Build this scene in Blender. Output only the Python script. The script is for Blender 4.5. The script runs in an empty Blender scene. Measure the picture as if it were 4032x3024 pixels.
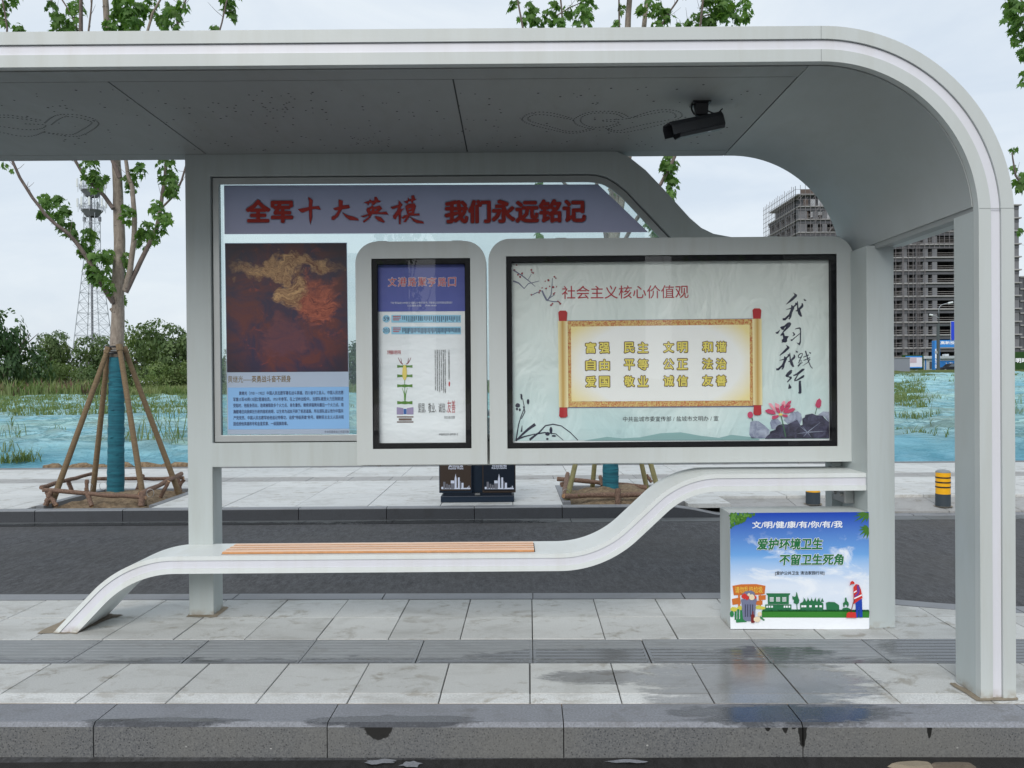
import bpy, bmesh, math, random
from mathutils import Vector, Matrix, noise, geometry
random.seed(7)
D = bpy.data
SC = bpy.context.scene
COL = SC.collection
R = math.radians
# ---------------------------------------------------------------- camera
F, CX, CY, H = 3200.0, 2016.0, 1512.0, 1.45
PITCH, ROLL = math.atan(18 / F), 0.0075
fw = Vector((0, math.cos(PITCH), -math.sin(PITCH)))
up0 = Vector((0, math.sin(PITCH), math.cos(PITCH)))
xr = Vector((1, 0, 0))
cr = (xr * math.cos(ROLL) - up0 * math.sin(ROLL)).normalized()
cu = (up0 * math.cos(ROLL) + xr * math.sin(ROLL)).normalized()
cam_d = D.cameras.new('camera')
cam_d.sensor_fit = 'HORIZONTAL'; cam_d.sensor_width = 36.0
cam_d.lens = 36.0 * F / 4032.0
cam_d.clip_start = 0.05; cam_d.clip_end = 6000
cam = D.objects.new('camera', cam_d); COL.objects.link(cam)
cam.matrix_world = Matrix(((cr.x, cu.x, -fw.x, 0), (cr.y, cu.y, -fw.y, 0), (cr.z, cu.z, -fw.z, H), (0, 0, 0, 1)))
SC.camera = cam
# ---------------------------------------------------------------- world and sun (overcast)
W = D.worlds.new('World'); SC.world = W; W.use_nodes = True
SUN_EL, SUN_ROT = 36.0, 196.0     # high, behind the camera and to its left, veiled by cloud
nt = W.node_tree; nt.nodes.clear()
def wn(t, **k):
    n = nt.nodes.new(t)
    for a, b in k.items(): setattr(n, a, b)
    return n
sky = wn('ShaderNodeTexSky'); sky.sky_type = 'NISHITA'; sky.sun_disc = False
sky.sun_elevation = R(SUN_EL); sky.sun_rotation = R(SUN_ROT); sky.dust_density = 4.0; sky.air_density = 1.0
tc = wn('ShaderNodeTexCoord')
mp = wn('ShaderNodeMapping'); mp.inputs['Location'].default_value = (0.9, 0.3, 0.2); mp.inputs['Scale'].default_value = (1.2, 1.2, 3.6)
nz = wn('ShaderNodeTexNoise'); nz.inputs['Scale'].default_value = 2.6; nz.inputs['Detail'].default_value = 6; nz.inputs['Roughness'].default_value = 0.55; nz.inputs['Distortion'].default_value = 0.4
rp = wn('ShaderNodeValToRGB')
rp.color_ramp.elements[0].position = 0.36; rp.color_ramp.elements[0].color = (6.0, 6.75, 7.6, 1)
rp.color_ramp.elements[1].position = 0.64; rp.color_ramp.elements[1].color = (7.4, 7.95, 8.4, 1)
mx = wn('ShaderNodeMix'); mx.data_type = 'RGBA'; mx.inputs['Factor'].default_value = 0.86
bg = wn('ShaderNodeBackground'); bg.inputs['Strength'].default_value = 0.1
wo = wn('ShaderNodeOutputWorld')
L = nt.links.new
L(tc.outputs['Generated'], mp.inputs['Vector']); L(mp.outputs[0], nz.inputs['Vector']); L(nz.outputs[0], rp.inputs[0])
L(sky.outputs[0], mx.inputs[6]); L(rp.outputs[0], mx.inputs[7]); L(mx.outputs[2], bg.inputs['Color']); L(bg.outputs[0], wo.inputs[0])
sun_d = D.lights.new('sun', 'SUN'); sun_d.energy = 1.5; sun_d.angle = R(36); sun_d.color = (1, 0.97, 0.93)
sun = D.objects.new('sun', sun_d); COL.objects.link(sun)
az = R(SUN_ROT)
sdir = Vector((math.sin(az) * math.cos(R(SUN_EL)), math.cos(az) * math.cos(R(SUN_EL)), math.sin(R(SUN_EL))))
sun.rotation_euler = sdir.to_track_quat('Z', 'Y').to_euler()
vs = SC.view_settings
vs.view_transform = 'Standard'; vs.look = 'None'; vs.gamma = 1; vs.use_curve_mapping = False; vs.exposure = 0.30
# ---------------------------------------------------------------- measuring helpers
def ray(px, py):
    return (fw * F + cr * (px - CX) - cu * (py - CY)).normalized()
def P(px, py, y):
    d = ray(px, py); t = y / d.y
    return Vector((d.x * t, y, H + d.z * t))
def G(px, py, z=0.0):
    d = ray(px, py); t = (z - H) / d.z
    return Vector((d.x * t, d.y * t, z))
# ---------------------------------------------------------------- materials
def s2l(c):
    return tuple((v / 255 / 12.92) if v / 255 <= 0.04045 else ((v / 255 + 0.055) / 1.055) ** 2.4 for v in c)
class N:
    """tiny node helper around a Principled material"""
    def __init__(s, name, color=(0.5, 0.5, 0.5), rough=0.5, metal=0.0, spec=0.5):
        s.m = D.materials.new(name); s.m.use_nodes = True
        s.t = s.m.node_tree; s.b = s.t.nodes['Principled BSDF']; s.out = s.t.nodes['Material Output']
        s.b.inputs['Base Color'].default_value = (*color, 1); s.b.inputs['Roughness'].default_value = rough
        s.b.inputs['Metallic'].default_value = metal; s.b.inputs['Specular IOR Level'].default_value = spec
        s.m.diffuse_color = (*color, 1)
    def n(s, t, **k):
        x = s.t.nodes.new(t)
        for a, b in k.items(): setattr(x, a, b)
        return x
    def l(s, a, b): s.t.links.new(a, b)
    def pos(s):
        if not hasattr(s, '_p'): s._p = s.n('ShaderNodeNewGeometry').outputs['Position']
        return s._p
    def objc(s):
        if not hasattr(s, '_o'): s._o = s.n('ShaderNodeTexCoord').outputs['Object']
        return s._o
    def rnd(s): return s.n('ShaderNodeObjectInfo').outputs['Random']
    def sc(s, vec, scale):
        m = s.n('ShaderNodeMapping'); m.inputs['Scale'].default_value = scale; s.l(vec, m.inputs['Vector']); return m.outputs[0]
    def noise(s, vec, scale, detail=4, rough=0.55, dist=0.0):
        x = s.n('ShaderNodeTexNoise'); s.l(vec, x.inputs['Vector']); x.inputs['Scale'].default_value = scale
        x.inputs['Detail'].default_value = detail; x.inputs['Roughness'].default_value = rough; x.inputs['Distortion'].default_value = dist
        return x.outputs[0]
    def vor(s, vec, scale):
        x = s.n('ShaderNodeTexVoronoi'); s.l(vec, x.inputs['Vector']); x.inputs['Scale'].default_value = scale; return x.outputs['Distance']
    def mth(s, op, a, b=None, c=None, clamp=False):
        x = s.n('ShaderNodeMath', operation=op); x.use_clamp = clamp
        for i, v in enumerate((a, b, c)):
            if v is None: continue
            if isinstance(v, (int, float)): x.inputs[i].default_value = v
            else: s.l(v, x.inputs[i])
        return x.outputs[0]
    def ramp(s, fac, stops, mode='LINEAR'):
        x = s.n('ShaderNodeValToRGB'); x.color_ramp.interpolation = mode; e = x.color_ramp.elements
        while len(e) < len(stops): e.new(0.5)
        for i, (p, c) in enumerate(stops):
            e[i].position = p; e[i].color = (c, c, c, 1) if isinstance(c, (int, float)) else (*c[:3], 1)
        s.l(fac, x.inputs[0]); return x.outputs[0]
    def mix(s, fac, a, b, mode='MIX'):
        x = s.n('ShaderNodeMix'); x.data_type = 'RGBA'; x.blend_type = mode
        for i, v in ((0, fac), (6, a), (7, b)):
            if isinstance(v, (int, float)): x.inputs[i].default_value = v if i == 0 else (v, v, v, 1)
            elif isinstance(v, tuple): x.inputs[i].default_value = (*v[:3], 1)
            else: s.l(v, x.inputs[i])
        return x.outputs[2]
    def sep(s, vec):
        x = s.n('ShaderNodeSeparateXYZ'); s.l(vec, x.inputs[0]); return x.outputs
    def col(s, o): s.l(o, s.b.inputs['Base Color'])
    def rgh(s, o): s.l(o, s.b.inputs['Roughness'])
    def bump(s, h, strength=0.3, dist=0.01):
        x = s.n('ShaderNodeBump'); x.inputs['Strength'].default_value = strength; x.inputs['Distance'].default_value = dist
        s.l(h, x.inputs['Height']); s.l(x.outputs[0], s.b.inputs['Normal'])
    def ell(s, cx, cy, rx, ry, axes=(0, 1)):
        """1 at the centre of an ellipse in world coordinates, 0 on its rim"""
        v = s.sep(s.pos()); a = s.mth('DIVIDE', s.mth('SUBTRACT', v[axes[0]], cx), rx); b = s.mth('DIVIDE', s.mth('SUBTRACT', v[axes[1]], cy), ry)
        return s.mth('SUBTRACT', 1.0, s.mth('ADD', s.mth('MULTIPLY', a, a), s.mth('MULTIPLY', b, b)))
def mixmax(n, lst):
    o = lst[0]
    for q in lst[1:]: o = n.mth('MAXIMUM', o, q)
    return o
M = {}
def simple(key, color, rough=0.5, metal=0.0, var=0.0, vscale=8.0, bump=0.0, spec=0.5, rnd=0.0):
    n = N(key, color, rough, metal, spec)
    if var or rnd:
        f = n.noise(n.pos(), vscale, 5)
        c = n.mix(f, tuple(v * (1 - var) for v in color), tuple(min(1, v * (1 + var)) for v in color))
        if rnd:
            k = n.ramp(n.rnd(), [(0, 1 - rnd), (1, 1 + rnd)])
            c = n.mix(1.0, c, k, 'MULTIPLY')
        n.col(c)
        if bump: n.bump(f, bump, 0.01)
    M[key] = n.m; return n.m
# white coated metal with faint rain streaks and dirt
def coated(key, base, rough=0.42, streak=0.06):
    n = N(key, base, rough)
    st = n.noise(n.sc(n.pos(), (9, 3, 0.8)), 1.6, 5, 0.6)
    bl = n.noise(n.pos(), 1.7, 4)
    c = n.mix(n.ramp(st, [(0.42, 0), (0.72, 1)]), base, tuple(v * (1 - streak * 2.2) * q for v, q in zip(base, (1, 0.985, 0.95))))
    c = n.mix(n.ramp(bl, [(0.35, 0), (0.75, 1)]), c, tuple(v * (1 - streak) for v in base))
    z = n.sep(n.pos())[2]
    dirt = n.mth('MULTIPLY', n.ramp(z, [(0.0, 1), (0.045, 0)]), n.ramp(n.noise(n.pos(), 20, 4), [(0.4, 0), (0.62, 0.75)]))
    c = n.mix(dirt, c, (0.30, 0.24, 0.17))
    n.col(c); n.rgh(n.ramp(bl, [(0.3, rough - 0.06), (0.7, rough + 0.08)]))
    n.bump(n.noise(n.pos(), 260, 3), 0.03, 0.002)
    M[key] = n.m
coated('white_coat', (0.555, 0.595, 0.59), 0.42, 0.035)
coated('bench_coat', (0.74, 0.78, 0.775), 0.38, 0.04)
coated('grey_coat', (0.49, 0.54, 0.54), 0.5, 0.05)
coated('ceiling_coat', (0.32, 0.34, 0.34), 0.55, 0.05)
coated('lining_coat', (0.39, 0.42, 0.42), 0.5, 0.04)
coated('diffuser', (0.72, 0.73, 0.79), 0.35, 0.03)
simple('seam_grey', (0.06, 0.065, 0.065), 0.8)
simple('seam_dark', (0.02, 0.022, 0.022), 0.8)
simple('alu', (0.45, 0.47, 0.47), 0.35, 0.4, 0.1)
simple('black_frame', (0.003, 0.0035, 0.005), 0.5, spec=0.2)
simple('black_plastic', (0.016, 0.018, 0.022), 0.42, 0, 0.2, 30)
simple('dark_plastic', (0.035, 0.038, 0.045), 0.45, 0, 0.2, 20)
simple('steel', (0.5, 0.5, 0.5), 0.3, 0.9)
# granite paving with wet patches
WET = [(1.14, 3.87, 0.60, 0.36), (1.05, 3.62, 0.5, 0.15), (0.42, 3.95, 0.30, 0.1)]
def stone(key, base, grain=0.18, grain_scale=160, rough=0.62, wet=None, stain=0.35, rnd=0.06, darkwet=0.42, band=None, pits=0.0, streaks=False):
    n = N(key, base, rough)
    g = n.noise(n.pos(), grain_scale, 3, 0.7)
    c = n.mix(n.ramp(g, [(0.3, 0), (0.7, 1)]), tuple(v * (1 - grain) for v in base), tuple(v * (1 + grain) for v in base))
    if streaks:
        s2 = n.noise(n.sc(n.pos(), (1.5, 22, 1)), 3.0, 5, 0.6)
        c = n.mix(n.ramp(s2, [(0.4, 0), (0.7, 0.6)]), c, tuple(v * 0.72 for v in base))
    big = n.noise(n.sc(n.pos(), (1, 1.6, 1)), 2.3, 6, 0.65, 0.6)
    c = n.mix(n.mth('MULTIPLY', n.ramp(big, [(0.50, 0), (0.68, 1)]), stain), c, tuple(v * q for v, q in zip(base, (0.56, 0.54, 0.50))))
    blot = n.mth('MULTIPLY', n.ramp(n.noise(n.sc(n.pos(), (1, 1.4, 1)), 5.5, 9, 0.75, 0.4), [(0.53, 0), (0.62, 1)]), n.ramp(n.noise(n.pos(), 1.3, 2), [(0.38, 0), (0.55, 1)]))
    c = n.mix(n.mth('MULTIPLY', blot, min(1.0, stain * 1.9)), c, tuple(v * q for v, q in zip(base, (0.62, 0.58, 0.52))))
    c = n.mix(n.ramp(n.noise(n.pos(), 5.2, 5, 0.6), [(0.55, 0), (0.8, 0.35)]), c, tuple(min(1, v * 1.25) for v in base))
    if pits:
        p = n.ramp(n.vor(n.pos(), 95), [(0.0, 1), (0.22, 1), (0.34, 0)])
        c = n.mix(n.mth('MULTIPLY', p, pits), c, tuple(v * 0.25 for v in base))
    c = n.mix(1.0, c, n.ramp(n.rnd(), [(0, 1 - rnd), (1, 1 + rnd)]), 'MULTIPLY')
    r = n.ramp(g, [(0, rough - 0.05), (1, rough + 0.08)])
    ms = []
    if wet: ms += [n.ell(*e) for e in wet]
    if band:
        y = n.sep(n.pos())[1]; x = n.sep(n.pos())[0]
        y = n.mth('ADD', y, n.mth('MULTIPLY', x, 0.02))
        wav = n.mth('MULTIPLY', n.noise(n.sc(n.pos(), (0.8, 0.01, 1)), 1.7, 3), 0.34)
        ms.append(n.mth('SUBTRACT', n.mth('DIVIDE', n.mth('SUBTRACT', band, y), 0.12), n.mth('SUBTRACT', 0.45, n.mth('MULTIPLY', wav, 4.2))))
    if ms:
        m = mixmax(n, ms)
        m = n.mth('ADD', m, n.mth('MULTIPLY', n.mth('SUBTRACT', n.noise(n.sc(n.pos(), (2.6, 9, 4)), 2.0, 10, 0.78), 0.5), 3.4))
        w = n.ramp(m, [(0.0, 0), (0.12, 0.55), (0.45, 1)])
        c = n.mix(w, c, n.mix(1.0, c, (darkwet, darkwet, darkwet * 1.02), 'MULTIPLY'))
        r = n.mix(n.ramp(m, [(0.1, 0), (0.45, 1)]), r, 0.10)
    n.col(c); n.rgh(r); n.bump(g, 0.12, 0.003)
    M[key] = n.m
stone('paving', (0.475, 0.483, 0.47), wet=WET, rnd=0.10, stain=0.5)
stone('paving_edge', (0.62, 0.63, 0.62), 0.25, 120, wet=WET, stain=0.5)
stone('band_paving', (0.26, 0.275, 0.285), 0.12, 140, wet=[(0.45, 4.27, 0.75, 0.1), (2.45, 4.35, 0.5, 0.35), (1.35, 4.28, 0.35, 0.1)], band=4.20, streaks=True, stain=0.2)
stone('kerb_top', (0.225, 0.235, 0.26), 0.3, 110, wet=[(1.18, 3.50, 0.50, 0.12), (-0.52, 3.46, 0.4, 0.05), (-1.5, 3.47, 0.35, 0.035)], darkwet=0.28, stain=0.3)
stone('far_paving', (0.55, 0.56, 0.55), 0.06, 60, 0.55, stain=0.45, rnd=0.05)
stone('far_band', (0.33, 0.33, 0.325), 0.1, 60, 0.6, stain=0.4)
stone('far_kerb', (0.052, 0.057, 0.066), 0.15, 60, 0.6, stain=0.2)
stone('far_kerb_top', (0.20, 0.21, 0.225), 0.1, 60, 0.5, stain=0.2)
stone('gutter', (0.12, 0.13, 0.135), 0.1, 70, 0.6, wet=[(-4.5, 9.05, 3.2, 0.14), (-0.9, 9.08, 1.4, 0.13)], darkwet=0.3, stain=0.2)
# speckled kerb face with drip stains
n = N('kerb_face', (0.115, 0.118, 0.12), 0.6)
g = n.noise(n.pos(), 130, 3, 0.75)
c = n.mix(n.ramp(g, [(0.33, 0), (0.68, 1)]), (0.085, 0.09, 0.098), (0.20, 0.203, 0.20))
pit = n.ramp(n.vor(n.pos(), 75), [(0, 1), (0.18, 1), (0.26, 0)])
c = n.mix(n.mth('MULTIPLY', pit, 0.8), c, (0.02, 0.02, 0.024))
wh = n.ramp(n.vor(n.sc(n.pos(), (1, 1, 1.3)), 9), [(0.0, 1), (0.035, 1), (0.045, 0)])
c = n.mix(n.mth('MULTIPLY', wh, 0.6), c, (0.6, 0.6, 0.58))
c = n.mix(n.ramp(n.noise(n.pos(), 2.2, 5), [(0.4, 0), (0.7, 0.5)]), c, (0.19, 0.185, 0.165))
dr = [n.ell(-0.575, 0.0, 0.07, 0.075, (0, 2)), n.ell(-0.64, 0.0, 0.05, 0.02, (0, 2))] + [n.ell(x, 0.0, w_, d_, (0, 2)) for x, w_, d_ in
      ((1.06, 0.015, 0.035), (1.133, 0.014, 0.04), (1.168, 0.014, 0.025), (1.205, 0.02, 0.10), (1.73, 0.012, 0.06), (0.98, 0.01, 0.02))]
d = n.mth('ADD', mixmax(n, dr), n.mth('MULTIPLY', n.mth('SUBTRACT', n.noise(n.pos(), 40, 4), 0.5), 0.9))
w = n.ramp(d, [(0.05, 0), (0.2, 1)])
c = n.mix(w, c, (0.018, 0.018, 0.017)); n.col(c); n.rgh(n.mix(w, 0.6, 0.3)); n.bump(g, 0.25, 0.003)
M['kerb_face'] = n.m
# asphalt
def asphalt(key, base, wet=None, rough=0.8):
    n = N(key, base, rough)
    g = n.noise(n.sc(n.pos(), (1, .35, 1)), 24, 8, 0.9)
    s = n.vor(n.pos(), 55)
    c = n.mix(n.ramp(g, [(0.40, 0), (0.62, 1)]), tuple(v * 0.3 for v in base), tuple(v * 2.0 for v in base))
    c = n.mix(n.ramp(s, [(0, 1), (0.12, 0.7), (0.2, 0)]), c, tuple(v * 2.6 for v in base))
    c = n.mix(n.ramp(n.noise(n.pos(), 0.7, 5), [(0.4, 0), (0.7, 0.5)]), c, tuple(v * q for v, q in zip(base, (1.25, 1.15, 0.95))))
    c = n.mix(n.ramp(n.noise(n.sc(n.pos(), (0.12, 1.1, 1)), 1.4, 5, 0.6), [(0.42, 0), (0.7, 0.4)]), c, tuple(v * 1.5 for v in base))
    r = rough
    if wet:
        m = n.mth('ADD', mixmax(n, [n.ell(*e) for e in wet]), n.mth('MULTIPLY', n.mth('SUBTRACT', n.noise(n.pos(), 3, 6), 0.5), 1.2))
        w = n.ramp(m, [(0.05, 0), (0.3, 1)])
        c = n.mix(w, c, n.mix(1.0, c, 0.45, 'MULTIPLY')); n.rgh(n.mix(w, rough, 0.3))
    n.col(c); n.bump(g, 0.6, 0.006); M[key] = n.m
asphalt('asphalt', (0.050, 0.051, 0.055))
asphalt('near_asphalt', (0.030, 0.029, 0.030), wet=[(0.0, 3.3, 6.0, 0.5)], rough=0.65)
# wood of the bench slats
n = N('pine', (0.72, 0.42, 0.25), 0.38)
g = n.noise(n.sc(n.objc(), (1.2, 40, 40)), 3.0, 5, 0.6, 0.3)
c = n.mix(n.ramp(g, [(0.3, 0), (0.7, 1)]), (0.92, 0.66, 0.47), (0.82, 0.50, 0.32))
kn = n.ramp(n.vor(n.sc(n.pos(), (3.2, 21, 1)), 1.0), [(0, 1), (0.055, 1), (0.10, 0)])
c = n.mix(n.mth('MULTIPLY', kn, 0.9), c, (0.22, 0.07, 0.035))
c = n.mix(1.0, c, n.ramp(n.rnd(), [(0, 0.92), (1, 1.12)]), 'MULTIPLY'); n.col(c); M['pine'] = n.m
simple('pine_gap_shade', (0.62, 0.30, 0.13), 0.6, 0, 0.3, 30)  # darker orange paints the shade of the gaps onto the slats' side faces
# bark, wrap, soil, wood poles
def bark(key, a, b, marks=True, sc_=(18, 18, 6)):
    n = N(key, a, 0.85)
    g = n.noise(n.sc(n.pos(), sc_), 2.0, 6, 0.65)
    c = n.mix(n.ramp(g, [(0.35, 0), (0.66, 1)]), b, a)
    if marks:
        k = n.ramp(n.noise(n.sc(n.pos(), (9, 9, 30)), 1.6, 3), [(0.64, 0), (0.70, 1)])
        c = n.mix(n.mth('MULTIPLY', k, 0.75), c, (0.05, 0.042, 0.035))
        k = n.ramp(n.noise(n.pos(), 3.4, 4, 0.6), [(0.60, 0), (0.70, 1)])
        c = n.mix(n.mth('MULTIPLY', k, 0.65), c, (0.085, 0.07, 0.055))
    n.col(c); n.bump(g, 0.5, 0.01); M[key] = n.m
bark('bark', (0.33, 0.285, 0.24), (0.20, 0.165, 0.135))
bark('branch_bark', (0.21, 0.17, 0.15), (0.12, 0.095, 0.085), False)
bark('log_bark', (0.25, 0.155, 0.11), (0.10, 0.062, 0.045), False, (30, 30, 30))
bark('pole_wood', (0.21, 0.15, 0.085), (0.145, 0.10, 0.055), False, (10, 10, 30))
bark('pole_bamboo', (0.27, 0.25, 0.12), (0.18, 0.165, 0.075), False, (10, 10, 5))
simple('cut_wood', (0.42, 0.25, 0.14), 0.8, 0, 0.4, 60)
n = N('teal_wrap', (0.008, 0.12, 0.17), 0.75)
w = n.noise(n.sc(n.pos(), (2, 2, 26)), 1.5, 4, 0.6, 0.8)
n.col(n.mix(n.ramp(w, [(0.35, 0), (0.65, 1)]), (0.006, 0.085, 0.125), (0.012, 0.155, 0.21))); n.bump(w, 0.9, 0.012); M['teal_wrap'] = n.m
n = N('soil', (0.25, 0.18, 0.11), 0.95)
g = n.noise(n.pos(), 16, 6, 0.7)
n.col(n.mix(n.ramp(g, [(0.35, 0), (0.7, 1)]), (0.13, 0.088, 0.05), (0.36, 0.265, 0.165))); n.bump(g, 1.0, 0.04); M['soil'] = n.m
# netting over the building plot: pale blue green cloth lying in folds whose shading is painted in, soil showing where it is thin
n = N('net_cloth', (0.3, 0.6, 0.62), 0.85, spec=0.1)
v = n.sep(n.pos())
def attr(nm): x_ = n.n('ShaderNodeAttribute'); x_.attribute_name = nm; return x_.outputs['Fac']
lump, ridge = attr('lump'), attr('ridge')
fold = n.noise(n.sc(n.pos(), (0.30, 1.0, 0)), 1.0, 9, 0.78, 1.2)
fine = n.noise(n.sc(n.pos(), (1.2, 2.6, 0)), 1.0, 8, 0.8, 0.5)
big = n.noise(n.sc(n.pos(), (0.05, 0.30, 0)), 1.0, 4, 0.6)
pale = n.mix(n.ramp(big, [(0.40, 0), (0.58, 1)]), (0.27, 0.58, 0.70), (0.45, 0.71, 0.66))
c = n.mix(n.ramp(ridge, [(0.5, 0), (0.95, 0.6)]), pale, (0.52, 0.78, 0.82))
c = n.mix(n.ramp(ridge, [(0.0, 0.55), (0.22, 0)]), c, (0.22, 0.48, 0.56))  # ridges painted paler and hollows darker to carry the fold shading
c = n.mix(n.ramp(fold, [(0.36, 0.6), (0.45, 0)]), c, (0.50, 0.74, 0.78))
crease_shade = n.mth('ABSOLUTE', n.mth('SUBTRACT', fold, 0.5))
c = n.mix(n.ramp(crease_shade, [(0.0, 0.95), (0.035, 0)]), c, (0.10, 0.25, 0.29))  # dark crease lines painted in for shading the bump barely gives
c = n.mix(n.ramp(fine, [(0.54, 0), (0.62, 0.75)]), c, (0.30, 0.46, 0.43))
c = n.mix(n.mth('MULTIPLY', lump, 0.6), c, n.mix(n.ramp(fine, [(0.4, 0), (0.6, 1)]), (0.24, 0.30, 0.25), (0.34, 0.50, 0.47)))
edge = n.mth('ADD', v[1], n.mth('MULTIPLY', n.noise(n.sc(n.pos(), (0.35, 0.1, 0)), 1.2, 3), 1.6))
c = n.mix(n.ramp(n.mth('DIVIDE', edge, 20.0), [(0.735, 0.9), (0.80, 0)]), c, n.mix(n.ramp(fine, [(0.4, 0), (0.6, 1)]), (0.13, 0.40, 0.54), (0.28, 0.60, 0.76)))
# beyond the net: grass and bare soil
gn = n.noise(n.pos(), 0.35, 7, 0.7)
grass = n.mix(n.ramp(gn, [(0.35, 0), (0.65, 1)]), (0.05, 0.095, 0.022), (0.16, 0.17, 0.06))
lim = n.mth('ADD', n.mth('SUBTRACT', v[1], n.mth('MULTIPLY', n.mth('MAXIMUM', v[0], 0.0), 0.55)), n.mth('MULTIPLY', n.noise(n.sc(n.pos(), (0.08, 0.08, 0)), 1.0, 5), 44.0))
c = n.mix(n.ramp(n.mth('DIVIDE', lim, 100.0), [(0.80, 0), (0.82, 1)]), c, grass)
tuft = n.ramp(n.noise(n.sc(n.pos(), (0.35, 0.28, 1)), 1.0, 8, 0.75), [(0.60, 0), (0.66, 1)])
c = n.mix(n.mth('MULTIPLY', tuft, n.ramp(n.mth('DIVIDE', v[1], 100.0), [(0.22, 0.0), (0.42, 0.9)])), c, grass)
n.col(c); n.bump(n.mth('ADD', fold, fine), 1.0, 0.16); M['net_cloth'] = n.m
n = N('grass_ground', (0.08, 0.11, 0.04), 0.9)
n.col(n.mix(n.noise(n.pos(), 0.2, 6), (0.05, 0.08, 0.03), (0.15, 0.15, 0.07))); M['grass_ground'] = n.m
def leafmat(key, a, b, trans=0.35, scale=9):
    n = N(key, a, 0.6, spec=0.3)
    f = n.noise(n.pos(), scale, 3)
    c = n.mix(n.ramp(f, [(0.35, 0), (0.65, 1)]), a, b)
    c = n.mix(1.0, c, n.ramp(n.rnd(), [(0, 0.8), (1, 1.2)]), 'MULTIPLY')
    n.col(c); tr = n.n('ShaderNodeBsdfTranslucent'); n.l(n.mix(1.0, c, (1.5, 1.6, 0.7), 'MULTIPLY'), tr.inputs[0])
    ms = n.n('ShaderNodeMixShader'); ms.inputs[0].default_value = trans
    n.l(n.b.outputs[0], ms.inputs[1]); n.l(tr.outputs[0], ms.inputs[2]); n.l(ms.outputs[0], n.out.inputs[0]); M[key] = n.m
leafmat('maple_leaf', (0.065, 0.145, 0.035), (0.135, 0.235, 0.065), 0.42)
leafmat('dark_foliage', (0.035, 0.075, 0.028), (0.07, 0.125, 0.045), 0.25, 0.8)
leafmat('mid_foliage', (0.06, 0.105, 0.038), (0.12, 0.175, 0.065), 0.25, 0.6)
leafmat('light_foliage', (0.09, 0.15, 0.045), (0.17, 0.22, 0.085), 0.3, 0.6)
leafmat('reed_leaf', (0.10, 0.15, 0.05), (0.19, 0.21, 0.10), 0.3, 0.5)
leafmat('weed_leaf', (0.11, 0.17, 0.05), (0.21, 0.25, 0.11), 0.3, 2)
simple('brown_weed', (0.14, 0.085, 0.06), 0.9, 0, 0.4, 2)
# glass
def glass(key, tint, refl, milk, rough=0.0):
    m = D.materials.new(key); m.use_nodes = True; t = m.node_tree; t.nodes.clear()
    out = t.nodes.new('ShaderNodeOutputMaterial'); tr = t.nodes.new('ShaderNodeBsdfTransparent'); tr.inputs[0].default_value = (*tint, 1)
    gl = t.nodes.new('ShaderNodeBsdfGlossy'); gl.inputs['Roughness'].default_value = rough
    di = t.nodes.new('ShaderNodeBsdfTranslucent'); di.inputs[0].default_value = (0.9, 0.97, 1, 1)
    fr = t.nodes.new('ShaderNodeLayerWeight'); pw_ = t.nodes.new('ShaderNodeMath'); pw_.operation = 'POWER'; pw_.inputs[1].default_value = 5
    sc_ = t.nodes.new('ShaderNodeMath'); sc_.operation = 'MULTIPLY_ADD'; sc_.inputs[1].default_value = 0.9; sc_.inputs[2].default_value = 0.045
    t.links.new(fr.outputs['Facing'], pw_.inputs[0]); t.links.new(pw_.outputs[0], sc_.inputs[0])
    mm = t.nodes.new('ShaderNodeMath'); mm.operation = 'MULTIPLY'; mm.inputs[1].default_value = refl
    m1 = t.nodes.new('ShaderNodeMixShader'); m1.inputs[0].default_value = milk; m2 = t.nodes.new('ShaderNodeMixShader')
    t.links.new(tr.outputs[0], m1.inputs[1]); t.links.new(di.outputs[0], m1.inputs[2]); t.links.new(sc_.outputs[0], mm.inputs[0])
    t.links.new(mm.outputs[0], m2.inputs[0]); t.links.new(m1.outputs[0], m2.inputs[1]); t.links.new(gl.outputs[0], m2.inputs[2]); t.links.new(m2.outputs[0], out.inputs[0])
    M[key] = m
glass('pane_glass', (0.90, 0.97, 0.96), 2.0, 0.10)
glass('case_glass', (1, 1, 1), 1.35, 0.0)
def tint(key, rgb255, rough=0.5): return simple(key, s2l(rgb255), rough)
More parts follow.
